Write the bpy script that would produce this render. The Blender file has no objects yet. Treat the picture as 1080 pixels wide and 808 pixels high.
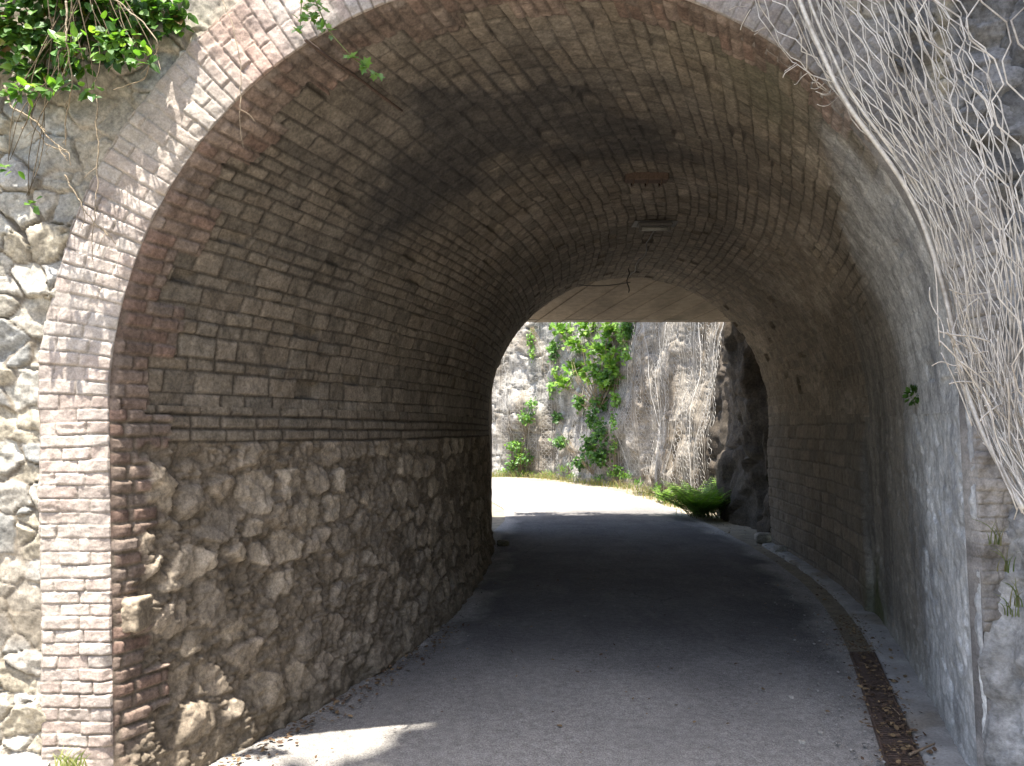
import bpy, math, random
import numpy as np
R = math.radians
rng = np.random.default_rng(7)
random.seed(7)
scene = bpy.context.scene
COL = scene.collection

# ------------------------------------------------------------------ camera, light
FPX, CH, HY = 800.0, 1.55, 455.0            # focal length in photo pixels, eye height, horizon row
cam_d = bpy.data.cameras.new("camera"); cam = bpy.data.objects.new("camera", cam_d); COL.objects.link(cam)
cam_d.sensor_width = 36.0; cam_d.lens = 36.0 * FPX / 1080.0
cam_d.shift_y = (HY - 404.0) / 1080.0
cam_d.clip_start = 0.05; cam_d.clip_end = 3000
cam.location = (0, 0, CH); cam.rotation_euler = (R(90), 0, 0)
scene.camera = cam

SUN = np.array((-0.08, -0.26, 0.93)); SUN /= np.linalg.norm(SUN)
world = bpy.data.worlds.new("World"); scene.world = world; world.use_nodes = True
nt = world.node_tree; bg = nt.nodes["Background"]
sky = nt.nodes.new("ShaderNodeTexSky"); sky.sky_type = 'NISHITA'; sky.sun_disc = False
sky.sun_elevation = math.asin(SUN[2]); sky.sun_rotation = math.atan2(SUN[0], SUN[1])
sky.air_density = 1.0; sky.dust_density = 2.0; sky.ozone_density = 0.7
nt.links.new(sky.outputs[0], bg.inputs[0]); bg.inputs[1].default_value = 0.15
sd = bpy.data.lights.new("sun", 'SUN'); sd.energy = 4.6; sd.angle = R(0.53); sd.color = (1.0, 0.95, 0.86)
sun = bpy.data.objects.new("sun", sd); COL.objects.link(sun)
from mathutils import Vector
sun.rotation_euler = Vector(tuple(-SUN)).to_track_quat('-Z', 'Y').to_euler(); sun.location = (-8, -12, 20)
scene.view_settings.view_transform = 'Standard'; scene.view_settings.look = 'None'
scene.view_settings.exposure = 2.05; scene.view_settings.gamma = 1.0
scene.cycles.use_denoising = True
scene.cycles.max_bounces = 12; scene.cycles.diffuse_bounces = 2; scene.cycles.transparent_max_bounces = 8
scene.cycles.sample_clamp_indirect = 8.0

# ------------------------------------------------------------------ noise
def rnd(i, j, k=0):
    h = (np.asarray(i).astype(np.int64) * 374761393 + np.asarray(j).astype(np.int64) * 668265263 + np.int64(k) * 974634777) & 0xFFFFFFFF
    h = ((h ^ (h >> 13)) * 1274126177) & 0xFFFFFFFF
    h = ((h ^ (h >> 16)) * 2246822519) & 0xFFFFFFFF
    h ^= h >> 15
    return (h & 0xFFFFFF) / float(0x1000000)
def vn(a, b, seed=0):
    i = np.floor(a); j = np.floor(b); f = a - i; g = b - j
    f = f*f*f*(f*(f*6-15)+10); g = g*g*g*(g*(g*6-15)+10)
    i = i.astype(np.int64); j = j.astype(np.int64)
    return ((rnd(i,j,seed)*(1-f)+rnd(i+1,j,seed)*f)*(1-g) + (rnd(i,j+1,seed)*(1-f)+rnd(i+1,j+1,seed)*f)*g)*2-1
def fbm(a, b, oct=4, seed=0, gain=.5):
    r = 0; amp = 1; tot = 0
    for o in range(oct):
        r = r + amp*vn(a*2.03**o+17.3*o, b*2.03**o-9.1*o, seed+o*31); tot += amp; amp *= gain
    return r/tot
def ridge(a, b, oct=4, seed=0):
    r = 0; amp = 1; tot = 0
    for o in range(oct):
        r = r + amp*(1-2*np.abs(vn(a*2.1**o+3.3*o, b*2.1**o, seed+o*17))); tot += amp; amp *= .5
    return r/tot
def sst(x, a, b):
    t = np.clip((x-a)/(b-a), 0, 1); return t*t*(3-2*t)
def mixc(c0, c1, f):
    return np.asarray(c0)*(1-f[..., None]) + np.asarray(c1)*f[..., None]
def pal(cols, r):
    cols = np.asarray(cols, float); x = r*(len(cols)-1e-6); return cols[np.floor(x).astype(int)]

def voro(a, b, ca, cb, seed=0, jit=.85, wt=.35, stag=.5):
    """stone cells: distance to the joint (normalised), id hash, offset from the stone's middle"""
    A = a/ca; B = b/cb
    j0 = np.floor(B).astype(np.int64)
    F1 = np.full(A.shape, 9.); F2 = F1.copy(); ID = np.zeros(A.shape); I2 = ID.copy(); DX = ID.copy(); DY = ID.copy()
    for dj in (-2, -1, 0, 1, 2):
        j = j0+dj
        off = (j % 2)*stag
        i0 = np.floor(A-off).astype(np.int64)
        for di in (-2, -1, 0, 1, 2):
            i = i0+di
            px = i+off+.5+jit*(rnd(i,j,seed)-.5); py = j+.5+jit*(rnd(i,j,seed+1)-.5)
            dx = A-px; dy = B-py
            d = np.sqrt(dx*dx+dy*dy) - wt*(rnd(i,j,seed+2)-.5)
            r = rnd(i,j,seed+3)
            n = d < F1
            F2 = np.where(n, F1, np.minimum(F2, d))
            ID = np.where(n, r, ID); DX = np.where(n, dx, DX); DY = np.where(n, dy, DY)
            F1 = np.where(n, d, F1)
    return F2-F1, ID, DX, DY

def courses(s, t, edges, lr, seed=0):
    """coursed blocks: distance to the nearest joint in metres, id hash, local offsets"""
    edges = np.asarray(edges)
    k = np.clip(np.searchsorted(edges, s)-1, 0, len(edges)-2)
    ds = np.minimum(s-edges[k], edges[k+1]-s)
    dt = np.zeros_like(s); bid = np.zeros(s.shape, np.int64); lt = np.zeros_like(s)
    g = np.random.default_rng(seed)
    tmin, tmax = t.min()-1, t.max()+1
    for c in range(len(edges)-1):
        h = edges[c+1]-edges[c]
        lo, hi = lr(h) if callable(lr) else lr
        n = int((tmax-tmin)/lo)+3
        e = tmin - g.random()*hi + np.concatenate([[0], np.cumsum(lo+(hi-lo)*g.random(n))])
        m = k == c
        if not m.any(): continue
        tt = t[m]; q = np.clip(np.searchsorted(e, tt)-1, 0, len(e)-2)
        dt[m] = np.minimum(tt-e[q], e[q+1]-tt); bid[m] = q+1000*c
        lt[m] = (tt-e[q])/(e[q+1]-e[q])-.5
    ls = (s-edges[k])/(edges[k+1]-edges[k])-.5
    return np.minimum(ds, dt), ds, dt, bid, ls, lt
def edges_of(total, lo, hi, seed, start=0.):
    g = np.random.default_rng(seed); e = [start]
    while e[-1] < total: e.append(e[-1]+lo+(hi-lo)*g.random())
    return np.array(e)

# ------------------------------------------------------------------ object helpers
def link(o, parent=None):
    COL.objects.link(o)
    if parent is not None: o.parent = parent
    return o
def thing(name, label, cat, loc=(0,0,0), group=None):
    o = bpy.data.objects.new(name, None); o.empty_display_size = .2
    o.location = loc; COL.objects.link(o); o["label"] = label; o["category"] = cat
    if group: o["group"] = group
    return o
def tag(o, label=None, cat=None, group=None, kind=None):
    if label: o["label"] = label
    if cat: o["category"] = cat
    if group: o["group"] = group
    if kind: o["kind"] = kind
    return o
def wloc(parent):
    v = np.zeros(3)
    while parent is not None: v += np.array(parent.location); parent = parent.parent
    return v
def make(name, V, F, mat, parent=None, col=None, smooth=True, base=None):
    """one mesh object; V in world metres; F an (n,3|4) array or a list of such arrays"""
    V = np.asarray(V, float).reshape(-1, 3)
    if parent is not None: off = wloc(parent)
    elif base is not None: off = np.array(base, float)
    else: off = np.zeros(3)
    V = V-off
    me = bpy.data.meshes.new(name)
    Fs = F if isinstance(F, list) else [F]
    Fs = [np.asarray(f) for f in Fs if len(f)]
    me.vertices.add(len(V)); me.vertices.foreach_set("co", V.astype(np.float32).ravel())
    loops = np.concatenate([f.ravel() for f in Fs]); tot = np.concatenate([np.full(len(f), f.shape[1]) for f in Fs])
    st = np.concatenate([[0], np.cumsum(tot)[:-1]])
    me.loops.add(len(loops)); me.loops.foreach_set("vertex_index", loops.astype(np.int32))
    me.polygons.add(len(tot)); me.polygons.foreach_set("loop_start", st.astype(np.int32))
    try: me.polygons.foreach_set("loop_total", tot.astype(np.int32))
    except Exception: pass
    me.polygons.foreach_set("use_smooth", np.full(len(tot), smooth))
    if col is not None:
        c = np.ones((len(V), 4), np.float32); c[:, :3] = np.clip(np.asarray(col).reshape(-1, 3), .004, .9)
        at = me.attributes.new("Col", 'FLOAT_COLOR', 'POINT'); at.data.foreach_set("color", c.ravel())
    me.update(); me.validate()
    me.materials.append(mat)
    o = bpy.data.objects.new(name, me)
    if parent is None and base is not None: o.location = tuple(off)
    return link(o, parent)
def gridF(n, m, mask=None):
    idx = np.arange(n*m).reshape(n, m)
    q = np.stack([idx[:-1,:-1], idx[1:,:-1], idx[1:,1:], idx[:-1,1:]], -1).reshape(-1, 4)
    if mask is not None:
        mm = (mask[:-1,:-1] & mask[1:,:-1] & mask[1:,1:] & mask[:-1,1:]).ravel(); q = q[mm]
    return q
class MB:
    """collects verts/faces/colours of one mesh"""
    def __init__(s): s.V=[]; s.Q=[]; s.T=[]; s.C=[]; s.n=0
    def add(s, V, Q=None, T=None, c=None):
        V = np.asarray(V, float).reshape(-1,3)
        if Q is not None and len(Q): s.Q.append(np.asarray(Q).reshape(-1,4)+s.n)
        if T is not None and len(T): s.T.append(np.asarray(T).reshape(-1,3)+s.n)
        s.V.append(V); c = (.5,.5,.5) if c is None else c
        s.C.append(np.broadcast_to(np.asarray(c, float), V.shape)); s.n += len(V); return s
    def tube(s, P, r, sides=5, c=None, cap=True):
        P = np.asarray(P, float); n = len(P)
        T = np.gradient(P, axis=0); T /= np.linalg.norm(T, axis=1)[:,None]+1e-9
        ref = np.array([.31,.22,.93]);
        if abs(T[0]@ref) > .9: ref = np.array([1,.1,0])
        Nn = np.cross(T, ref); Nn /= np.linalg.norm(Nn, axis=1)[:,None]+1e-9
        for i in range(1, n):
            v = Nn[i-1]-T[i]*(Nn[i-1]@T[i]); l = np.linalg.norm(v)
            if l > 1e-6: Nn[i] = v/l
        B = np.cross(T, Nn); a = np.arange(sides)*2*math.pi/sides
        rr = np.broadcast_to(np.asarray(r, float), (n,))
        V = P[:,None,:] + rr[:,None,None]*(np.cos(a)[None,:,None]*Nn[:,None,:]+np.sin(a)[None,:,None]*B[:,None,:])
        i = np.arange(n-1)[:,None]*sides; k = np.arange(sides)[None,:]; k2 = (k+1)%sides
        Q = np.stack([i+k, i+k2, i+sides+k2, i+sides+k], -1).reshape(-1,4)
        Tr = []
        V = V.reshape(-1,3)
        if cap:
            V = np.vstack([V, P[0], P[-1]]); a0 = n*sides
            for q in range(sides):
                Tr.append((a0, (q+1)%sides, q)); Tr.append((a0+1, (n-1)*sides+q, (n-1)*sides+(q+1)%sides))
        return s.add(V, Q, Tr, c)
    def box(s, lo, hi, c=None, bev=0.):
        x0,y0,z0 = lo; x1,y1,z1 = hi
        if bev <= 0:
            V = [(x,y,z) for x in (x0,x1) for y in (y0,y1) for z in (z0,z1)]
            return s.add(V, [(0,1,3,2),(4,6,7,5),(0,4,5,1),(2,3,7,6),(0,2,6,4),(1,5,7,3)], None, c)
        b = bev; V=[]; 
        cs = [(x,y,z) for x in (0,1) for y in (0,1) for z in (0,1)]
        L = np.array(lo); H = np.array(hi)
        for cx in cs:
            for ax in range(3):
                p = np.where(np.array(cx)==0, L, H).astype(float); ins = np.where(np.array(cx)==0, b, -b)
                q = p+ins; q[ax] = p[ax]; V.append(q)
        ix = {cx:i*3 for i,cx in enumerate(cs)}; Q=[]; T=[]
        for cx in cs: T.append((ix[cx],ix[cx]+1,ix[cx]+2))
        for ax in range(3):
            o1,o2 = [k for k in range(3) if k!=ax]
            for v in (0,1):
                f=[]
                for (p,q) in ((0,0),(1,0),(1,1),(0,1)):
                    c3=[0,0,0]; c3[ax]=v; c3[o1]=p; c3[o2]=q; f.append(ix[tuple(c3)]+ax)
                Q.append(f)
            for (p,q) in ((0,0),(0,1),(1,0),(1,1)):
                c0=[0,0,0]; c0[o1]=p; c0[o2]=q; c1=list(c0); c1[ax]=1
                Q.append((ix[tuple(c0)]+o1, ix[tuple(c1)]+o1, ix[tuple(c1)]+o2, ix[tuple(c0)]+o2))
        return s.add(V, Q, T, c)
    def build(s, name, mat, parent=None, smooth=True, base=None):
        F = []
        if s.Q: F.append(np.concatenate(s.Q))
        if s.T: F.append(np.concatenate(s.T))
        return make(name, np.concatenate(s.V), F, mat, parent, np.concatenate(s.C), smooth, base)

def at(px, py, d):
    return np.array(((px-540)/FPX*d, d, CH+(HY-py)/FPX*d))

# ------------------------------------------------------------------ materials
def mat_new(name):
    m = bpy.data.materials.new(name); m.use_nodes = True
    return m, m.node_tree, m.node_tree.nodes["Principled BSDF"]
def N(t, ty, **kw):
    n = t.nodes.new(ty)
    for k, v in kw.items(): setattr(n, k, v)
    return n
def noise(t, scale, detail=6, rough=.6, vec=None, sx=None):
    n = N(t, "ShaderNodeTexNoise"); n.inputs["Scale"].default_value = scale
    n.inputs["Detail"].default_value = detail; n.inputs["Roughness"].default_value = rough
    co = N(t, "ShaderNodeTexCoord").outputs["Object"]
    if sx is not None:
        mp = N(t, "ShaderNodeMapping"); mp.inputs["Scale"].default_value = sx; t.links.new(co, mp.inputs[0]); co = mp.outputs[0]
    t.links.new(co, n.inputs["Vector"])
    return n.outputs["Fac"]
def rangeout(t, fac, a, b, lo=.25, hi=.75):
    m = N(t, "ShaderNodeMapRange"); m.inputs[1].default_value = lo; m.inputs[2].default_value = hi
    m.inputs[3].default_value = a; m.inputs[4].default_value = b; t.links.new(fac, m.inputs[0]); return m.outputs[0]
def mathn(t, op, a, b):
    m = N(t, "ShaderNodeMath", operation=op)
    for i, v in enumerate((a, b)):
        if isinstance(v, (int, float)): m.inputs[i].default_value = v
        else: t.links.new(v, m.inputs[i])
    return m.outputs[0]
def scalecol(t, col, f):
    v = N(t, "ShaderNodeVectorMath", operation='SCALE'); t.links.new(col, v.inputs[0]); t.links.new(f, v.inputs["Scale"]); return v.outputs[0]
def mixn(t, a, b, f):
    m = N(t, "ShaderNodeMix", data_type='RGBA')
    if isinstance(f, (int, float)): m.inputs[0].default_value = f
    else: t.links.new(f, m.inputs[0])
    for i, v in ((6, a), (7, b)):
        if isinstance(v, tuple): m.inputs[i].default_value = (*v, 1)
        else: t.links.new(v, m.inputs[i])
    return m.outputs[2]

def masonry(name, s1=14, s2=70, amp=.45, bump=.35, rough=.92, dist=.01):
    m, t, p = mat_new(name)
    a = N(t, "ShaderNodeAttribute", attribute_name="Col")
    f = mathn(t, 'MULTIPLY', rangeout(t, noise(t, s1, 8, .65), 1-amp*.85, 1+amp*.85, .3, .7), rangeout(t, noise(t, s2, 6, .7), 1-amp*.75, 1+amp*.75, .34, .66))
    t.links.new(scalecol(t, a.outputs["Color"], f), p.inputs["Base Color"])
    p.inputs["Roughness"].default_value = rough; p.inputs["Specular IOR Level"].default_value = .25
    b = N(t, "ShaderNodeBump"); b.inputs["Strength"].default_value = bump; b.inputs["Distance"].default_value = dist
    h = mathn(t, 'ADD', noise(t, s2*.8, 8, .7), mathn(t, 'MULTIPLY', noise(t, s2*4, 4, .6), .3))
    t.links.new(h, b.inputs["Height"]); t.links.new(b.outputs[0], p.inputs["Normal"])
    return m
M_STONE = masonry("weathered_masonry")
M_BRICK = masonry("old_brick", 22, 120, .30, .35)
M_ROCK = masonry("limestone_rock", 5, 26, .5, .6, dist=.03)
M_PLASTER = masonry("stained_plaster", 20, 90, .30, .35)
M_CONC = masonry("board_marked_concrete", 9, 80, .25, .2)
M_DIRT = masonry("dry_earth", 6, 60, .4, .5)
M_WOOD = masonry("dry_bark", 25, 120, .35, .4)
M_DEBRIS = masonry("leaf_litter", 40, 120, .25, .2)

def metal(name, col, rough=.5, metallic=.0, amp=.3):
    m, t, p = mat_new(name)
    f = rangeout(t, noise(t, 60, 5, .6), 1-amp, 1+amp)
    c = N(t, "ShaderNodeRGB"); c.outputs[0].default_value = (*col, 1)
    t.links.new(scalecol(t, c.outputs[0], f), p.inputs["Base Color"])
    p.inputs["Roughness"].default_value = rough; p.inputs["Metallic"].default_value = metallic
    return m
M_WIRE = metal("galvanised_wire", (.50, .455, .40), .5, .1, .3)
_t = M_WIRE.node_tree; _p = _t.nodes["Principled BSDF"]; _l = _p.inputs["Base Color"].links[0].from_socket
_t.links.new(mixn(_t, _l, (.20, .165, .13), rangeout(_t, noise(_t, 7, 6, .7), 0, .8, .48, .68)), _p.inputs["Base Color"])
M_FARWIRE = metal("weathered_far_wire", (.38,.36,.33), .6, .1, .25)
M_RUST = metal("rusted_iron", (.085, .056, .042), .85, .1, .5)
M_LAMP = metal("dusty_lamp_housing", (.11, .10, .09), .6, .0, .3)
M_TUBE = metal("dirty_lamp_glass", (.26, .25, .22), .35, .0, .2)
M_CABLE = metal("cable_sheath", (.06, .055, .05), .6, 0, .2)

def leafmat(name, rough=.45):
    m, t, p = mat_new(name)
    a = N(t, "ShaderNodeAttribute", attribute_name="Col")
    f = rangeout(t, noise(t, 30, 3, .5), .8, 1.2)
    c = scalecol(t, a.outputs["Color"], f); t.links.new(c, p.inputs["Base Color"])
    p.inputs["Roughness"].default_value = rough; p.inputs["Specular IOR Level"].default_value = .35
    tr = N(t, "ShaderNodeBsdfTranslucent"); 
    v = N(t, "ShaderNodeVectorMath", operation='MULTIPLY'); t.links.new(c, v.inputs[0]); v.inputs[1].default_value = (1.5, 1.6, .6)
    t.links.new(v.outputs[0], tr.inputs[0])
    mx = N(t, "ShaderNodeMixShader"); mx.inputs[0].default_value = .38
    t.links.new(p.outputs[0], mx.inputs[1]); t.links.new(tr.outputs[0], mx.inputs[2])
    t.links.new(mx.outputs[0], t.nodes["Material Output"].inputs[0])
    return m
M_LEAF = leafmat("green_leaf")
M_GRASS = leafmat("grass_blade", .6)

def asphalt():
    m, t, p = mat_new("dust_and_light_asphalt")
    base = mixn(t, (.088, .084, .084), (.128, .122, .118), rangeout(t, noise(t, 1.3, 7, .65), 0, 1, .36, .64))
    # tyre-polished streaks along the road and pale dust by the edges come from stretched noise
    base = mixn(t, base, (.18, .168, .155), rangeout(t, noise(t, 2.2, 6, .7, sx=(1.0, .35, 1)), 0, .55, .52, .72))
    # dark oil drips and a few fine cracks
    base = mixn(t, base, (.048, .046, .046), rangeout(t, noise(t, 5.5, 7, .75), 0, .6, .63, .72))
    vc = N(t, "ShaderNodeTexVoronoi", feature='DISTANCE_TO_EDGE'); vc.inputs["Scale"].default_value = .75
    wv = N(t, "ShaderNodeMix", data_type='VECTOR'); wv.inputs[0].default_value = .16
    nz = N(t, "ShaderNodeTexNoise"); nz.inputs["Scale"].default_value = 3; nz.inputs["Detail"].default_value = 6
    oc = N(t, "ShaderNodeTexCoord").outputs["Object"]; t.links.new(oc, nz.inputs["Vector"]); t.links.new(oc, wv.inputs[4]); t.links.new(nz.outputs["Color"], wv.inputs[5]); t.links.new(wv.outputs[1], vc.inputs["Vector"])
    base = mixn(t, base, (.06, .057, .055), mathn(t, 'MULTIPLY', rangeout(t, vc.outputs["Distance"], .7, 0, .001, .006), rangeout(t, noise(t, .8, 3, .5), 0, 1, .5, .6)))
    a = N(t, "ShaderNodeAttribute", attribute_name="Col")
    base = mixn(t, base, (.40, .375, .34), a.outputs["Fac"])  # Col holds dust along the edges plus painted daylight
    f = mathn(t, 'MULTIPLY', rangeout(t, noise(t, 130, 4, .7), .55, 1.45, .34, .66), rangeout(t, noise(t, 24, 7, .7), .80, 1.2, .35, .65))
    t.links.new(scalecol(t, base, f), p.inputs["Base Color"])
    p.inputs["Roughness"].default_value = .95; p.inputs["Specular IOR Level"].default_value = .15
    b = N(t, "ShaderNodeBump"); b.inputs["Strength"].default_value = .5; b.inputs["Distance"].default_value = .006
    vo = N(t, "ShaderNodeTexVoronoi"); vo.inputs["Scale"].default_value = 110
    t.links.new(N(t, "ShaderNodeTexCoord").outputs["Object"], vo.inputs["Vector"])
    h = mathn(t, 'ADD', vo.outputs["Distance"], noise(t, 45, 5, .6))
    t.links.new(h, b.inputs["Height"]); t.links.new(b.outputs[0], p.inputs["Normal"])
    return m
M_ASPHALT = asphalt()

# ------------------------------------------------------------------ tunnel plan, fitted to the place
Y0, Y1 = 3.08, 10.3
cl = np.polyfit([3.08,3.54,4.77,6.2,7.5,9.25,10.3], [-1.62,-1.39,-.92,-.58,-.38,-.315,-.30], 4)
cr = np.polyfit([3.08,3.51,4.9,6.36,7.85,9.3,10.3], [1.95,2.10,2.58,3.04,3.33,3.50,3.58], 4)
XL = lambda y: np.polyval(cl, y)
XR = lambda y: np.polyval(cr, y)
ZS = lambda y: 1.63+.012*(y-Y0)
RISE = lambda y: (XR(y)-XL(y))/2*.995
def ysamples(fine=.008, grow=.0028):
    ys = [Y0]
    while ys[-1] < Y1: ys.append(ys[-1]+max(fine, fine+grow*(ys[-1]-Y0)))
    ys[-1] = Y1; return np.array(ys)
YS = ysamples()
GY = XL

tunnel = thing("stone_tunnel", "old stone and brick barrel tunnel that the road runs through", "tunnel", (0.2, Y0, 0))

STONES = [(.205,.172,.133),(.185,.156,.123),(.230,.192,.150),(.175,.150,.120),(.212,.180,.142),(.195,.160,.123)]
BRICKS = [(.225,.160,.128),(.235,.177,.143),(.215,.145,.115),(.225,.172,.140),(.24,.19,.158),(.21,.152,.122)]

# ---- the lime-washed render on the right: water streaks run down it, whatever it covers
def render_coat(T, H, n1):
    s1 = .6*fbm(T*6+.6*fbm(T*3,H*3,3,67), H*1.3, 5, 68)+.7*fbm(T*3.2,H*2.6,6,681); s2 = .6*fbm(T*22+.9*fbm(T*5,H*4,3,66), H*2.4, 4, 69)+.7*fbm(T*12,H*9,5,691); s3 = fbm(T*50, H*22, 3, 60)
    col = mixc((.38,.38,.378), (.66,.655,.64), sst(s2+.4*s3, -.6, .5))
    col = mixc(col, (.17,.175,.19), sst(s1+.35*s2+.25*s3, -.05, .60)*.72)
    runs = np.exp(-((T-.50-.10*fbm(H*1.2,T*1.5,3,70))/.16)**2)*np.clip(.45+1.1*s2+.6*s1, 0, 1)
    col = mixc(col, (.115,.122,.14), runs*.6)
    brown = sst(T+.45*fbm(T*1.5,H*1.2,4,71)+.3*s1, .75, 2.0)
    bc = mixc((.235,.21,.175), (.135,.122,.104), sst(fbm(T*6,H*.9,4,72)+.3*s2, -.2, .4))
    col = mixc(col, bc, brown*.95)
    return col*(1+.2*n1[...,None])
# ---- vault
def vault():
    ns = 760
    s = np.linspace(0, 1, ns)[:, None]*np.ones((1, len(YS))); y = np.ones((ns, 1))*YS[None, :]
    L = 5.5; S = s*L; T = (y-Y0)*1.06
    wS = S + (.15+.85*sst(S,.1,.6))*.013*fbm(S*1.6, T*1.3, 3, 11)+.006*fbm(S*6, T*6, 3, 12)+.020*(rnd(np.floor(T/.33+rnd(np.floor(S/.4),3,3)*5), np.floor(S/.4), 77)-.5)*sst(s,.25,.33); wT = T + .02*fbm(S*2, T*2, 3, 13)+.007*fbm(S*8, T*8, 2, 14)
    # courses along the tunnel: thin bricks low on the left haunch, blocks over the crown
    g = np.random.default_rng(5); e = [0.]
    while e[-1] < L+.2:
        q = e[-1]
        if q < .75: e.append(q+g.choice([.056,.060,.066,.088,.105]))
        elif q < 1.3: e.append(q+g.choice([.058,.064,.078,.095]))
        else: e.append(q+g.uniform(.068,.104))
    d, ds, dt, bid, ls, lt = courses(wS, wT, e, lambda h: (.11,.22) if h < .07 else (.12,.25), 21)
    r1 = rnd(bid, bid*0+3, 5); r2 = rnd(bid, bid*0+7, 5); r3 = rnd(bid, bid*0+9, 5)
    jw = .0025+.006*np.clip(fbm(S*3, T*3, 2, 15)+.25, 0, 1)
    jw = jw*(.55+.8*sst(fbm(S*4,T*4,3,151),-.3,.4)); face = sst(np.minimum(ds*1.25, dt), jw*.3, jw*1.4+.006)
    n1 = fbm(S*7, T*7, 4, 16); n2 = fbm(S*26, T*26, 3, 17)
    miss = (r3 > .955)*1.0
    h = face*(.007+.008*(r1-.5)+.004*ls*(r2-.5)*2+.006*lt*(r1-.5)*2+.006*n1-.028*miss)+.0045*n2+.012*fbm(S*1.3,T*1.3,3,18)
    col = pal(STONES, r2)*(.87+.28*r1[..., None])
    mort = np.array((.130,.108,.084))*(1+.4*n1[..., None])
    # repointed lighter joints far right, dark open joints elsewhere
    lightj = sst(s, .62, .78)*sst(T, 2.2, 3.4)
    mort = mixc(mort*.62, (.235,.20,.158), lightj)
    col = mixc(mort, col, face)
    # pale limewash rubbed across the faces
    lw = sst(fbm(S*2.2, T*2.2, 5, 19), .12, .5)
    col = mixc(col, col*1.25+.02, lw)
    pp = sst(s,.60,.66)*sst(.83+.04*fbm(S*2,T*2,3,191)-s,0,.05)*sst(T+.3*fbm(S*2,T*2,3,192), 1.9, 2.6)*sst(5.2-T,0,1.2)
    col = col*(1+.55*pp[...,None])
    # soot stain carried in by traffic: the left half of the crown behind the mouth
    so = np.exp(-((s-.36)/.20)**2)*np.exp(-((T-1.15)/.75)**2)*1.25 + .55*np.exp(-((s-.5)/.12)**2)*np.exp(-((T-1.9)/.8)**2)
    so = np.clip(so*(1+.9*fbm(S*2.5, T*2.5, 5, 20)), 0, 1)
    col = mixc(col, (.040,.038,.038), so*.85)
    # damp green-grey film on the right of the crown by the mouth
    gr = np.exp(-((s-.70)/.1)**2)*np.exp(-((T-.4)/.6)**2)*np.clip(.7+fbm(S*3,T*3,4,22),0,1)
    col = mixc(col, (.10,.098,.062), gr*.6)
    # brick mouth band toothed into the stone
    kb = np.floor(S/.058).astype(int)
    band = np.where((kb//4) % 2 == 0, .15, .26)+.0*S
    eb = edges_of(L+.2, .0575, .0605, 3)
    d2, _, _, b2, l2, t2 = courses(S+.004*fbm(S*3,T*9,2,23), T+.004*fbm(S*9,T*3,2,24), eb, (.118,.126), 33)
    q1 = rnd(b2, b2*0+1, 8); q2 = rnd(b2, b2*0+2, 8)
    f2 = sst(d2, .0025, .010)
    hb = f2*(.012+.010*(q1-.5)+.003*n1)+.003*n2+.006
    cb = mixc(np.array((.17,.13,.105))*(1+.3*n1[...,None]), pal(BRICKS, q2)*(.85+.25*q1[...,None])*(1+.5*fbm(S*3,T*3,4,251)[...,None]), f2)
    so2 = np.clip(np.exp(-((s-.45)/.25)**2)*(.55+.8*fbm(S*3,T*3,4,25)),0,1)
    cb = mixc(cb, (.085,.07,.06), so2*.75)
    h = h*(.25+.75*sst(T,0,.03)); hb = hb*sst(T,0,.03)+.001; inb = sst(band+.03*fbm(S*6,T*6,2,26)-T, -.004, .008)*sst(.80-s, 0, .03)
    h = h*(1-inb)+hb*inb; col = mixc(col, cb, inb)
    # old render keyed over the right haunch near the mouth
    pe = 3.15+.25*fbm(S*2, T, 3, 27)
    pl = sst(s+.05*fbm(S*2.5,T*2.5,4,28)-.10*sst(T,1.0,3.0), .745, .80)*sst(pe-T, 0, .05)
    pc = render_coat(T, ZS(y)+(1-s)*L, n1)
    h = h*(1-pl*.62)+(.013+.004*n1+.003*n2)*pl*.62 
    col = mixc(col, pc, pl*(.80+.15*sst(s,.85,.95)))
    h = h*(1-sst(s,.97,1))+.006*sst(s,.97,1); h = h+.0*s
    th = math.pi*(1-s)
    a = (XR(y)-.085-(XL(y)-.02))/2; c = (XR(y)-.085+XL(y)-.02)/2
    # irregular end of the far arch
    X = c+(a-h)*np.cos(th); Z = ZS(y)+(RISE(y)-h)*np.sin(th)
    Yd = y.copy(); Yd[:, -1] += .05*fbm(S[:, -1]*6, S[:, -1]*0, 3, 32)
    return make("barrel_vault", np.stack([X, Yd, Z], -1), gridF(ns, len(YS)), M_STONE, tunnel, col)
vault()

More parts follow.
